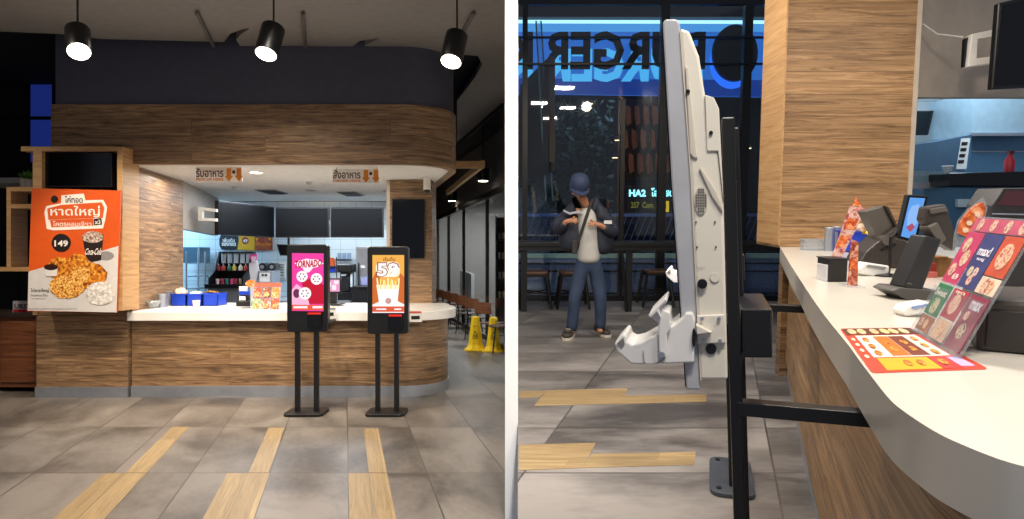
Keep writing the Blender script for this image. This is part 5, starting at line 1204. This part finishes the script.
    pp_('cradle_seam', [z(148, 325), (z(150, 362)), z(158, 372), z(185, 370), z(215, 358), z(222, 345), z(225, 347), z(218, 362), z(187, 374), z(156, 376), z(146, 364), z(145, 325)], -w/2-.023, -w/2-.02, mat('seam_grey', '#a5a19c', .5), par=cr)
    pp_('round_socket', ellp(694, 334.5, 1.8, 9, 16), -w/2-.026, -w/2-.012, BLACK)
    # posts, box, arms and plate
    x0 = pr(721, 112)[0]; x1 = pr(735, 112)[0]; zt = pr(728, 112)[1]; xa_, xb_ = -.030, .006
    (ta, tz), (ba, bz) = pr(722.5, 112), pr(734, 505); sl = (ta-ba)/(tz-bz); xb = ba-sl*bz; (tc, _), (bc, _) = pr(736, 112), pr(746.5, 505); wb = bc-ba
    FOOT[0] = xb+wb/2
    for y in (-.12, .10):
        k_ = .02 if y > 0 else 0; part('post', MB().prism([(xb+k_, .02), (xb+wb+k_, .02), (tc+k_, tz), (ta+k_, tz)], -y-.018, -y+.018, X90), BLACK, t, bevel=.003)
    part('base_plate', MB().prism(rrect(xb+wb/2-.10, -.22, xb+wb/2+.10, .22, .05), 0, .022), mat('plate_grey', '#3c4048', .45), t, bevel=.005)
    for x, y in ((-.06, -.17), (.06, -.17), (-.06, .17), (.06, .17)): part('plate_screw', MB().cyl((x+xb+wb/2, y, .022), (x+xb+wb/2, y, .027), .012, n=10), BLACK, t)
    pp_('power_box', [(741, 308), (772.5, 308), (772.5, 357), (741, 357)], -.13, .13, BLACKP, .004, yref=-.13)
    pa = min(pr(745, 378, -.14)[1], .888); pb_ = pa-.032; print('arm', pa)
    part('support_arm', MB().box((-.01, -.14, pb_), (.42, -.10, pa)), BLACK, t, bevel=.002)
    part('arm_bracket', MB().prism([pr(738, 368), pr(745, 357), pr(748, 359), pr(742, 376)], .10, .14, X90), BLACK, t)
    for z_ in (zt-.14, pa+.12): part('mount_block', MB().box((-.075, -.08, z_), (-.02, .08, z_+.05)), BLACK, t)
    return t, KM, O
k1, KM, KO = kiosk_R('nearest white-sided kiosk seen edge-on, filling the middle of the right hall')
FP = Rz(731, 478, 0)
M2 = Matrix.Translation(Vector((FP.x, FP.y, 0))) @ Matrix.Rotation(-math.atan(.30), 4, 'Z') @ Matrix.Translation((-FOOT[0], 0, 0))
dup(k1, T=TR, M=M2, label='second kiosk, mostly hidden behind the nearest one, its floor plate showing', group='white-sided kiosks at the stone counter')

# ---------------------------------------------------------------- things on the stone counter
def RB(t, name, u0, v0, u1, v1, Y, d, m, bevel=.003, par=None):
    a = R(u0, v1, Y); b = R(u1, v0, Y); c = t['_o']; lo = (a.x-c[0], Y-c[1], a.z-c[2]); hi = (b.x-c[0], Y+d-c[1], b.z-c[2])
    return part(name, MB().box(lo, hi), m, par or t, bevel=bevel)
def on(name, lab, cat, u, v, rz=0, **k):
    """thing standing on the counter top at the pixel of its base"""
    p = Rz(u, v, 1.0); t = thing(name, lab, cat, p, rz, T=TR, **k); t['_o'] = tuple(p); return t, p
t, p = on('glass_tray', 'clear glass dish at the far end of the stone counter', 'dish', 813, 249)
part('dish', MB().prism(rrect(-.08, -.05, .08, .05, .02), 0, .008).ribbon(rrect(-.08, -.05, .08, .05, .02)+[(.08, .03)], .0, .075, .004), GL, t); part('rim', MB().ribbon(rrect(-.083, -.053, .083, .053, .02)+[(.083, .033)], .07, .078, .008), mat('rim_grey', '#a5a8aa', .3), t)
for u, v, lab in ((829, 250, 'steel canister beside the glass dish at the far end of stone counter'), (836.5, 248.5, 'second steel canister, nearer the blue bin on the stone counter')):
    p = Rz(u, v, 1.0); canister(p, TR, lab, .033, .165)
# flyers and napkin box
def sheet(name, lab, cat, u, vb, Y, pts, m, th=.004, base=None, extra=()):
    q = RPX(u, vb, Y); t = thing(name, lab, cat, M=q.M, T=TR); part('sheet', MB().prism(q.poly(pts), 0, th), m, t)
    for (nm, pp2, mm) in extra: part(nm, MB().prism(q.poly(pp2), th+.001, th+.003), mm, t)
    if base: part('base', MB().prism(q.poly(base), -.05, .04), CLEAR, t)
    return q, t
PK = blobs('flyer_pink', ['#a8424a', '#cf8a86', '#dcc2b4', '#b86656'], 30)
OR = blobs('flyer_orange', ['#a83c1c', '#d9682c', '#efa878'], 40)
Y1 = Rz(838, 259, 1.0).y
sheet('leaning_flyer', 'pink and red flyer in a clear stand leaning right behind the napkin box', 'flyer', 835, 258, Y1, [(831, 257.5), (840.5, 258), (866.5, 207), (850, 204.5)], PK, base=[(829, 256), (843, 256), (843, 259.5), (829, 259.5)], extra=[('red_tip', [(852, 205), (862, 206), (855.5, 196)], OR), ('picture', [(843, 228), (853, 228.5), (858, 218), (848, 217)], OR), ('picture', [(835, 246), (843, 246.5), (849, 235), (840, 234)], OR)])
t, p = on('napkin_box', 'black napkin box with white napkins on its left side', 'box', 837, 281)
RB(t, 'body', 828.5, 258, 848, 281, p.y, .11, mat('box_black', '#211d1c', .5)); RB(t, 'napkins', 826, 264, 828.7, 280.6, p.y+.01, .09, mat('white_paper', '#dedde0', .8)); RB(t, 'lid', 828.2, 257.3, 848.3, 258.4, p.y-.002, .113, mat('box_black', '#211d1c', .5))
Y2 = Rz(853, 286, 1.0).y
sheet('table_flyer', 'narrow red flyer standing in a clear holder right of the napkin box', 'flyer', 853, 286, Y2, [(847, 284), (857, 285), (858, 241), (851, 238)], blobs('flyer_red', ['#7d2c20', '#b85a40', '#e0b49c'], 50), base=[(845, 284), (859.5, 284), (860, 287), (844, 287)], extra=[('picture', [(849, 268), (856, 268.5), (856.5, 258), (850, 257.5)], OR)])
# blue bins and trophy
t, p = on('storage_bin', 'blue plastic bin behind the first till on the stone counter', 'bin', 863, 252)
RB(t, 'body', 852, 232, 874, 251, p.y, .2, BLUEP); RB(t, 'rim', 851.3, 230.3, 874.6, 232.2, p.y-.01, .22, BLUEP)
solo('cloth', lump((0, 0, 0), (.07, .07, .035), 12), mat('cream_cloth', '#dcc4a8', .8), 'cream cloth lying in the blue bin on the stone counter', 'cloth', R(862, 228, 4.35), T=TR, smooth=True)
trophy(R(869, 233, 4.25), TR, 'small gold trophy standing at the blue bin on the stone counter', 1.1)
# first till
BR = mat('till_brown', '#3a3430', .38); BR2 = mat('till_grey', '#5c5650', .4)
Y3 = Rz(885, 267, 1.0).y
q = RPX(885, 267, Y3); t = thing('till', 'dark brown till turned away, standing behind the white card reader', 'till', M=q.M, T=TR)
part('screen_back', MB().prism(q.poly([(867, 210.5), (885.5, 204.7), (896, 225), (880, 238)]), -.10, -.02), BR2, t, bevel=.006)
part('screen_edge', MB().prism(q.poly([(885.5, 204.7), (889, 206), (899, 227), (896, 226)]), -.12, .0), BR, t, bevel=.003)
part('body', MB().prism(q.poly([(880, 237), (896, 225), (913, 254), (908.6, 266), (858, 261.5), (864, 251)]), -.14, .02), BR, t, bevel=.008)
part('vent_slot', MB().prism(q.poly([(878, 248), (893, 242), (894, 244), (879, 250)]), .021, .024), BLACK, t)
part('hinge', MB().prism(q.poly(ellp(884, 239, 5, 5, 14)), -.10, .03), BR2, t)
t, p = on('card_reader', 'white card reader lying in front of the brown till', 'card reader', 875, 275)
q = RPX(875, 275, p.y); t.matrix_world = TR @ q.M
part('body', MB().prism(q.poly([(859.5, 268), (866, 261.5), (890, 265), (889.5, 272), (880, 276.5), (861, 273.5)]), -.07, 0), WHITE, t, bevel=.008)
part('keypad', MB().prism(q.poly([(868, 263.5), (886, 266), (884, 268.5), (866, 266)]), .001, .004), mat('keypad_grey', '#8c8c8e', .5), t)
# customer tablet on a round foot
Y4 = Rz(888, 275, 1.0).y; q = RPX(888, 275, Y4); t = thing('customer_tablet', 'tilted tablet with a glowing blue screen on a round black foot', 'tablet', M=q.M, T=TR)
part('foot', MB().lathe([(.062, 0), (.062, .006), (.02, .012)], n=24, M=Matrix.Rotation(-math.pi/2, 4, 'X')), BLACKP, t, smooth=True)
part('pole', MB().cyl((*q(890, 272), -.01), (*q(892, 236), -.01), .007, n=8), BLACKP, t)
part('pole', MB().cyl((*q(892, 237), -.01), (*q(905, 226), -.02), .007, n=8), BLACKP, t)
c = part('casing', MB().prism(q.poly([(907, 193.5), (927.5, 194.8), (915.5, 242.5), (896.8, 238)]), -.025, .01), BLACKP, t, bevel=.005)
part('screen', MB().prism(q.poly([(908.5, 196.5), (923.5, 197.3), (912.5, 238.5), (899.5, 235)]), .011, .013), E('tablet_blue', '#5f9be4', 1.0), c)
part('screen_figure', MB().prism(q.poly([(910, 205), (917, 203), (919, 215), (912, 226), (905, 224), (906, 213)]), .014, .015), E('tablet_pale', '#8ab4ee', 1.0), c)
part('screen_figure', MB().prism(q.poly([(904, 226), (910, 222), (913, 226), (908, 231)]), .0155, .016), E('tablet_red', '#a8506a', 1.0), c)
# second till
Y5 = Rz(910, 298, 1.0).y; q = RPX(910, 298, Y5); t = thing('till', 'large dark till with leaning stand behind the blue tablet', 'till', M=q.M, T=TR)
part('head', MB().prism(q.poly([(929, 206), (948, 203), (961, 242), (956.5, 251), (940.5, 241), (926, 219)]), -.06, -.01), BR, t, bevel=.006)
part('head_cover', MB().prism(q.poly([(930, 208), (946, 205.5), (948, 210), (931, 213)]), -.009, .002), BR2, t, bevel=.002)
part('neck', MB().prism(q.poly([(927, 226), (936, 221), (945, 238), (938, 244)]), -.05, .01), BR2, t, bevel=.004)
part('stand', MB().prism(q.poly([(922.5, 234), (938.5, 238), (917.5, 293), (900, 286)]), -.07, .02), mat('till_black', '#232326', .4), t, bevel=.006)
part('stand_slot', MB().prism(q.poly([(904, 280.5), (908, 281.5), (907.5, 283), (903.5, 282)]), .021, .023), BR2, t)
part('base', MB().prism(q.poly([(887, 289), (894, 285.5), (934, 288.5), (937.5, 294), (908, 301.5)]), -.10, .03), mat('till_base', '#4a4744', .45), t, bevel=.005)
# boxes behind the second till
t, p = on('cardboard_box', 'brown cardboard box behind the second till', 'box', 946, 283)
RB(t, 'body', 938, 257, 954, 282, p.y+.25, .12, mat('cardboard', '#8a6238', .8)); RB(t, 'flap', 937.5, 255.5, 949, 257.3, p.y+.24, .08, mat('cardboard', '#8a6238', .8))
t, p = on('snack_packet', 'small red packet on the counter beside the cardboard box', 'packet', 931, 279)
RB(t, 'packet', 926, 262, 937, 271, p.y+.1, .05, mat('packet_red', '#96302a', .5)); RB(t, 'label', 927, 271, 938, 277, p.y+.08, .04, mat('packet_pink', '#c4695e', .5))
# white card device in front of the second till
Y6 = Rz(918, 316, 1.0).y; q = RPX(918, 316, Y6); t = thing('payment_terminal', 'white payment terminal with a pale blue screen beside the menu stand', 'terminal', M=q.M, T=TR)
part('body', MB().prism(q.poly([(903, 311), (908, 305), (930, 301), (936, 304), (926, 313), (906, 316)]), -.06, 0), WHITE, t, bevel=.006)
part('screen', MB().prism(q.poly([(911, 305.5), (926, 302.5), (928, 304.5), (913, 308)]), .001, .004), mat('lcd_blue', '#8fa3d8', .3), t)
part('foot', MB().prism(q.poly([(905, 316), (918, 314), (917, 320), (907, 321)]), -.05, -.01), WHITE, t, bevel=.004)
# orange leaf-shaped flyer
Y7 = 1.95; q = RPX(962, 236, Y7); t = thing('leaf_flyer', 'orange leaf-shaped flyer sticking up behind the big menu stand', 'flyer', M=q.M, T=TR)
part('sheet', MB().prism(q.poly([(957, 232), (959, 222), (966, 212), (974, 204.5), (982, 201), (985, 208), (982, 219), (974, 229), (965, 235.5)]), 0, .004), OR, t)
part('clear_sleeve', MB().prism(q.poly([(954.5, 235), (958, 220), (968, 208), (984, 196.5), (988, 207), (984, 221), (972, 236), (960, 290), (950, 290)]), -.004, -.001), CLEAR, t)
for (a_, b_) in ((968, 222), (976, 213), (964, 229)): part('picture', MB().prism(q.poly(ellp(a_, b_, 3, 2.6, 12)), .005, .007), ink('flyer_cream', '#f0cfae'), t)
# big acrylic menu stand
BL, BRr = Rz(914.5, 330, 1.0), Rz(960, 359, 1.0); ex = BRr-BL; WW = ex.length; exn = ex.normalized()
d = rray(979.5, 216); o0 = Vector((0, 0, HR)); tt = (BL-o0).dot(exn)/d.dot(exn); TLp = o0+d*tt
print('menu stand', BL, BRr, TLp)
def plane_frame(BL, BRr, uv):
    exn = (BRr-BL).normalized(); d = rray(*uv); tt = (BL-o0).dot(exn)/d.dot(exn); T_ = o0+d*tt; ey = (T_-BL); H_ = ey.length; eyn = ey.normalized(); ez = exn.cross(eyn)
    M = Matrix.Identity(4)
    for i in range(3): M[i][0] = exn[i]; M[i][1] = eyn[i]; M[i][2] = ez[i]; M[i][3] = BL[i]
    return M, (BRr-BL).length, H_
MM, WW, HH = plane_frame(BL, BRr, (979.5, 216)); print('W,H', WW, HH, MM.col[2])
t = thing('menu_stand', 'big clear acrylic stand with two rows of colourful menu cards at the right', 'stand', M=MM @ Matrix.Translation((0, 0, .004)), T=TR)
part('backing', MB().box((0, 0, -.004), (WW, HH, 0)), CLEAR, t)
part('front_lip', MB().box((0, 0, .006), (WW, HH*.40, .009)), glass('lip_acrylic', (.96, .97, .98), .07, body=.05), t)
part('foot', MB().box((0, -.0, -.09), (WW, .004, .0)), CLEAR, t)
def card(a0, b0, a1, b1, c, pics, words, z=.001):
    x0, y0, x1, y1 = a0*WW, b0*HH, a1*WW, b1*HH; cd = part('menu_card', MB().box((x0, y0, z), (x1, y1, z+.001)), mat('card_'+c.strip('#'), c, .4, var=.12, vscale=30), t)
    for (pa, pb2, pr_, pc) in pics: part('card_picture', MB().prism([(x0+(x1-x0)*pa+pr_*(x1-x0)*math.cos(i*.449), y0+(y1-y0)*pb2+pr_*(x1-x0)*math.sin(i*.449)) for i in range(14)], z+.0014, z+.002), blobs('card_food_'+pc.strip('#'), [pc, '#e8cdb0', pc], 90), cd)
    for (s_, pa, pb2, pc2, pd, col_) in words: part('lettering', txt(MB(), s_, x0+(x1-x0)*pa, y0+(y1-y0)*pb2, x0+(x1-x0)*pc2, y0+(y1-y0)*pd, z+.0025, bold=.03), ink('c'+col_.strip('#'), col_), cd)
card(.02, .88, .98, .985, '#c2546e', [(.15, .5, .05, '#8a2a4a'), (.4, .5, .05, '#a84a5a'), (.65, .5, .05, '#8a2a4a'), (.88, .5, .05, '#a84a5a')], [])
card(.02, .45, .33, .87, '#c23a66', [(.35, .75, .2, '#8f1f3c'), (.65, .5, .22, '#a83048'), (.3, .25, .18, '#8f1f3c')], [('69', .55, .08, .9, .2, '#f6e4e0')])
card(.35, .45, .66, .87, '#3a3f78', [(.3, .3, .13, '#4a8a6a'), (.6, .3, .13, '#8a5a9a'), (.5, .15, .13, '#b84a6a')], [('max!', .15, .6, .85, .78, '#e8e4f0'), ('เมนู', .3, .5, .7, .56, '#e8e4f0')])
card(.68, .58, .98, .87, '#c8502e', [(.5, .5, .32, '#b5481c')], [])
card(.68, .45, .98, .57, '#e4cfb8', [(.4, .45, .2, '#a8442e'), (.65, .5, .16, '#c8683e')], [])
card(.02, .17, .31, .43, '#2f7a4e', [(.5, .3, .25, '#4f9a5a')], [('Sweet', .1, .62, .9, .85, '#efe6dc')])
card(.02, .03, .31, .16, '#a8603e', [(.25, .5, .14, '#7d3c28'), (.6, .5, .14, '#d9a27a')], [])
card(.35, .20, .64, .43, '#b02a44', [(.5, .5, .28, '#d98a7a')], [('ชุด', .2, .82, .8, .95, '#f0d6c4')])
card(.35, .03, .64, .19, '#d8b8a0', [(.5, .5, .25, '#c8803e')], [])
card(.68, .03, .98, .43, '#8c3048', [(.5, .35, .2, '#3c2430'), (.35, .62, .12, '#c06a7a')], [('max', .25, .74, .85, .9, '#e8e4f0')])
# printed placemat
corners = [Rz(u, v, 1.0) for u, v in ((872, 372.5), (989, 368.5), (910, 327), (840, 328))]   # bl br tr tl
def bil(a, b): p = corners[0].lerp(corners[1], a).lerp(corners[3].lerp(corners[2], a), b); return (p.x-corners[0].x, p.y-corners[0].y)
t = thing('menu_placemat', 'printed red and yellow menu sheet lying flat at the counter edge', 'menu', M=Matrix.Translation((corners[0].x, corners[0].y, 1.0)), T=TR)
def pm(name, a0, b0, a1, b1, z, m, r=0): 
    pts = rrect(a0, b0, a1, b1, r) if r else [(a0, b0), (a1, b0), (a1, b1), (a0, b1)]
    return part(name, MB().prism([bil(*p) for p in pts], z, z+.0008), m, t)
pm('sheet', 0, 0, 1, 1, .0005, ink('mat_red', '#c8402c'), .04)
pm('burger_band', .02, .80, .98, .985, .0015, ink('mat_brown', '#5a2c1c')); 
for a_, c_ in ((.12, '#8a5a3a'), (.25, '#b07a4a'), (.42, '#c25a2a'), (.56, '#8faa3a'), (.68, '#d9913c'), (.82, '#c2a38a')):
    part('burger_picture', MB().prism([bil(a_+.055*math.cos(i*.449), .89+.075*math.sin(i*.449)) for i in range(14)], .0025, .003), blobs('mat_food_'+c_.strip('#'), [c_, '#e8c89a', c_], 60), t)
pm('white_field', .12, .27, .88, .78, .0015, ink('mat_white', '#dcd4c8'))
pm('orange_panel', .32, .29, .50, .74, .0025, ink('mat_orange', '#dd6c1e')); pm('brown_panel', .51, .29, .69, .74, .0025, ink('mat_brown2', '#743422'))
pm('yellow_panel', .14, .03, .62, .25, .0015, ink('mat_yellow', '#dba51e')); pm('red_panel', .63, .03, .80, .25, .0015, ink('mat_red2', '#c23a34')); pm('violet_panel', .81, .06, .93, .24, .0015, ink('mat_violet', '#b9a8d8'))
for a_, b_ in ((.2, .66), (.2, .5), (.2, .35), (.4, .58), (.4, .42), (.6, .58), (.6, .42), (.78, .66), (.78, .5), (.78, .35), (.38, .14), (.5, .14), (.7, .14)):
    part('meal_picture', MB().prism([bil(a_+.035*math.cos(i*.449), b_+.055*math.sin(i*.449)) for i in range(14)], .0035, .0042), blobs('mat_meal', ['#6e3008', '#c9761a', '#edb95b'], 90), t)
for b_ in (.68, .55, .42, .29): 
    part('price_dot', MB().prism([bil(.06+.022*math.cos(i*.449), b_+.035*math.sin(i*.449)) for i in range(14)], .0025, .003), ink('mat_cream', '#f0d9b8'), t)
# cash drawer at the right edge
t, p = on('cash_drawer', 'dark brown cash drawer at the right edge behind the menu stand', 'drawer', 1000, 347)
p0 = Rz(1000, 352, 1.0); t.matrix_world = TR @ Matrix.Translation(p0) @ Matrix.Rotation(-.5, 4, 'Z')
part('body', MB().box((-.045, .0, 0), (.35, .30, .125)), mat('drawer_brown', '#3b3430', .45), t, bevel=.012); part('front_plate', MB().box((-.03, -.006, .012), (.34, 0, .10)), mat('drawer_dark', '#26211f', .4), t, bevel=.003); part('lock', MB().cyl((.1, -.012, .07), (.1, 0, .07), .010, n=12), STEEL, t)
t, p = on('device_box', 'dark device with a reddish panel at the right edge above the menu stand', 'machine', 1003, 240)
q = RPX(1005, 214, 2.6); t.matrix_world = TR @ q.M
part('body', MB().prism(q.poly([(992, 205), (1004, 187), (1040, 187), (1040, 290), (992, 290)]), -.15, 0), mat('device_grey', '#2d2b2d', .4), t, bevel=.004)
part('panel', MB().prism(q.poly([(997, 204), (1006, 190), (1040, 190), (1040, 206)]), .001, .004), mat('device_red', '#4a2a30', .25), t); part('steel_edge', MB().prism(q.poly([(992, 212), (1040, 213), (1040, 214.5), (992, 213.5)]), 0, .006), STEEL, t)
for o_ in list(bpy.data.objects):
    if '_o' in o_.keys(): del o_['_o']

# ---------------------------------------------------------------- the man by the window
YP = Rz(585, 336, 0).y; q = RPX(585, 336, YP); PB_ = Rz(585, 336, 0)
t = thing('person', 'man in a navy cap, dark jacket and jeans standing with his head bowed', 'person', PB_, T=TR)
def J(u, v, y=0.0): p = R(u, v, YP+y); return Vector((p.x-PB_.x, p.y-PB_.y, p.z-PB_.z))
def skin(name, V, Ed, m, par, sub=2, root=0, branch=.0):
    me = bpy.data.meshes.new(name); me.from_pydata([tuple(v[0]) for v in V], Ed, []); me.update(); me.materials.append(m)
    o = bpy.data.objects.new(name, me); COL.objects.link(o); o.parent = par
    s = o.modifiers.new('Skin', 'SKIN'); s.use_smooth_shade = True; s.branch_smoothing = .6
    if not me.skin_vertices: me.attributes  # layer is created by the modifier on link
    bm = bmesh.new(); bm.from_mesh(me); bm.verts.layers.skin.verify(); bm.to_mesh(me); bm.free()
    for i, v in enumerate(V):
        r = v[1]; me.skin_vertices[0].data[i].radius = (r, r) if not isinstance(r, tuple) else r
        me.skin_vertices[0].data[i].use_root = (i == root)
    ss = o.modifiers.new('Subdivision', 'SUBSURF'); ss.levels = sub; ss.render_levels = sub
    return o
SKN = mat('skin', '#a87557', .5, var=.04); JK = mat('jacket_navy', '#141a28', .75, var=.25, vscale=9); JN = mat('jeans_blue', '#24334a', .8, var=.3, vscale=7); SHT = mat('shirt_grey', '#a3a19b', .8); CAPM = mat('cap_navy', '#1d2b47', .75)
V = []; Ed = []
def nv(p, r, frm=None):
    V.append((p, r)); 
    if frm is not None: Ed.append((frm, len(V)-1))
    return len(V)-1
pel = nv(J(588, 262), (.09, .07)); sp1 = nv(J(588, 238), (.08, .05), pel); che = nv(J(587, 214), (.09, .05), sp1); nb = nv(J(585.5, 206, -.01), (.06, .05), che); nk = nv(J(584, 201, -.03), .052, nb)
hd1 = nv(J(581, 195.5, -.075), (.056, .062), nk); hd2 = nv(J(580, 187.5, -.085), (.080, .092), hd1); hd3 = nv(J(580.5, 179, -.06), (.070, .080), hd2)
nose = nv(J(579.5, 194.5, -.165), .010, hd1)
for uu in (571.4, 589.4): nv(J(uu, 187.5, -.05), (.012, .020), hd2)
for sgn, (sh_, el, wr, pa_, tips, th_) in ((-1, ((568, 205, 0), (557, 231, -.04), (567, 220, -.19), (572, 219.5, -.215), [(577, 217), (578, 219), (578, 221), (576.5, 223)], (575, 215.5))), (1, ((604, 205, 0), (615, 233, -.04), (600, 224, -.18), (594, 222.5, -.205), [(588.5, 219.5), (587.5, 222), (588, 224.5), (590, 226.5)], (590.5, 218)))):
    s_ = nv(J(sh_[0]-sgn*2, sh_[1]+3, .01), .030, che); e_ = nv(J(*el), .040, s_); w2 = nv(J(*wr), .024, e_); p_ = nv(J(*pa_), (.030, .018), w2)
    for (fu, fv) in tips:
        mx_ = (fu+pa_[0])/2; m1 = nv(J(mx_, (fv+pa_[1])/2, pa_[2]-.018), .0085, p_); nv(J(fu, fv, pa_[2]-.006), .0075, m1)
    m1 = nv(J((th_[0]+pa_[0])/2-.3, (th_[1]+pa_[1])/2-.6, pa_[2]-.02), .009, p_); nv(J(*th_, pa_[2]-.03), .008, m1)
for (hip, kn, an, toe) in (((582.5, 264, 0), (575, 295, -.03), (571.5, 328, .03), (567.5, 337, -.14)), ((595, 264, 0), (600, 296, -.03), (600, 326, .02), (604, 334.5, -.14))):
    h_ = nv(J(*hip), .075, pel); k_ = nv(J(*kn), .050, h_); a_ = nv(J(*an), .034, k_); nv(J(an[0], an[1]+6, -.02), .03, a_)
body = skin('body', V, Ed, SKN, t)
V = []; Ed = []
pel = nv(J(588.5, 254), (.15, .12)); tp = nv(J(588.5, 247), (.14, .11), pel)
for (hip, kn, an) in (((581.5, 268, 0), (575, 295, -.03), (571.5, 331, .02)), ((595.5, 268, 0), (600.5, 296, -.03), (600.5, 328.5, .01))):
    h_ = nv(J(*hip), (.095, .095), pel); m1 = nv(J((hip[0]+kn[0])/2, (hip[1]+kn[1])/2), .080, h_); k_ = nv(J(*kn), .068, m1); m2 = nv(J((kn[0]+an[0])/2, (kn[1]+an[1])/2, .0), .062, k_); nv(J(*an), .056, m2)
skin('jeans', V, Ed, JN, t)
V = []; Ed = []
a_ = nv(J(588, 263, -.02), (.13, .115)); a2 = nv(J(588.5, 256, -.02), (.14, .125), a_); b_ = nv(J(588, 240, -.02), (.14, .115), a2); c_ = nv(J(587, 218, -.02), (.14, .11), b_); nv(J(585.5, 205.5, -.02), (.085, .075), c_)
skin('shirt', V, Ed, SHT, t)
# jacket: two open halves and sleeves
for sg_, hem, mid, chest, sho, elb, wri in ((-1, (573, 252), (571, 235), (571.5, 218), (568.5, 206), (556.5, 231, -.04), (566, 221, -.165)), (1, (605, 255), (604, 236), (602, 218), (603, 206), (615.5, 234, -.04), (602, 225, -.15))):
    V = []; Ed = []
    s_ = nv(J(*sho, -.0), (.085, .095)); c_ = nv(J(*chest, -.010), (.085, .135), s_); m_ = nv(J(*mid, -.010), (.085, .14), c_); nv(J(*hem, -.010), (.088, .142), m_)
    e1 = nv(J((sho[0]+elb[0])/2+sg_*1.5, (sho[1]+elb[1])/2, -.02), .080, s_); e2 = nv(J(*elb), .072, e1); nv(J(*wri), .048, e2)
    c1 = nv(J(585+sg_*12, 204.5, .0), (.085, .095), s_); nv(J(585+sg_*6.0, 202.5, .0), (.065, .085), c1)
    skin('jacket_half', V, Ed, JK, t)
nt2 = MB().box((-.001, 0, 0), (.001, .001, .001)); 
def patch(name, pts, y, m, th=.01): 
    P2 = [J(u, v, y) for u, v in pts]; n = len(P2); vs = P2+[p+Vector((0, th, 0)) for p in P2]
    return part(name, MB().add(vs, [tuple(range(n)), tuple(reversed(range(n, 2*n)))]+[(i, n+i, n+(i+1) % n, (i+1) % n) for i in range(n)]), m, t)
patch('chest_emblem', [(604, 219.5), (612, 219.5), (612, 223), (604, 222.8)], -.145, mat('emblem_pale', '#b6b6b4', .6), .02)
patch('chest_stripe', [(563.5, 208.5), (570, 211.5), (579, 209.5), (583, 212.5), (579, 212), (570, 213.5), (563.5, 210.5)], -.145, mat('emblem_grey', '#8f9199', .6), .03)
# strap
part('shoulder_strap', MB().tube([J(592, 199, -.10), J(585, 220, -.165), J(576, 247, -.16)], .016, 6), mat('strap_dark', '#23211f', .8), t)
solo_bag = part('strap_pouch', MB().cbox(J(574.5, 246, -.17), (.05, .03, .13)), mat('strap_dark', '#23211f', .8), t, bevel=.008)
# cap with visor, head bowed
cc = J(579.5, 183, -.075); tiltc = Matrix.Translation(cc) @ Matrix.Rotation(math.radians(30), 4, 'X') @ Matrix.Rotation(.12, 4, 'Y')
m = MB(); prof = [(.097, -.03), (.098, .01), (.092, .05), (.070, .082), (.036, .10), (.008, .104)]
m.lathe(prof, n=24, M=tiltc @ Matrix.Diagonal((.98, 1.12, 1, 1))); cp = part('cap', m, CAPM, t, smooth=True)
vis = [(.10*math.cos(math.radians(a)), -.10+.10*math.sin(math.radians(a))*1.0) for a in range(180, 361, 15)]
part('visor', MB().prism([(-.088, -.05)]+[(x, y-.0) for x, y in [(.090*math.cos(math.radians(a)), -.055+.125*math.sin(math.radians(a))) for a in range(180, 361, 12)]]+[(.088, -.05)], -.030, -.020, tiltc), CAPM, cp)
part('hair', MB().ell((0, 0, 0), (.090, .092, .078), M=Matrix.Translation(J(581.2, 185.5, -.025))), mat('hair_black', '#15110f', .8), t, smooth=True)
for uu in (576.5, 583): part('eye', MB().ell(J(uu, 190.4, -.170), (.010, .006, .006), 8, 6), mat('eye_dark', '#1c1412', .4), t, smooth=True)
part('mouth', MB().cbox(J(580.2, 197, -.142), (.036, .008, .006)), mat('lip', '#7c4a40', .5), t)
# shoes
for (u, v, rz) in ((569.5, 337, -.25), (602, 334, .25)):
    g_ = Rz(u, v, 0)-PB_; SM = Matrix.Translation((g_.x, g_.y+.06, 0)) @ Matrix.Rotation(rz, 4, 'Z')
    prof = [(-.045, .10), (-.05, 0), (-.052, -.12), (-.03, -.175), (.0, -.185), (.03, -.175), (.052, -.12), (.05, 0), (.045, .10), (0, .12)]
    s_ = part('shoe', MB().prism(prof, .022, .06, SM).prism([(x*.85, y*.8+.02) for x, y in prof], .06, .085, SM), mat('shoe_grey', '#3a3430', .7), t, bevel=.01)
    part('sole', MB().prism([(x*1.08, y*1.04) for x, y in prof], 0, .022, SM), mat('sole_pale', '#bdb2a2', .7), s_)
    part('lace', MB().cbox((0, 0, 0), (.05, .03, .006), SM @ Matrix.Translation((0, -.05, .088))), mat('lace_pale', '#8f857a', .7), s_)
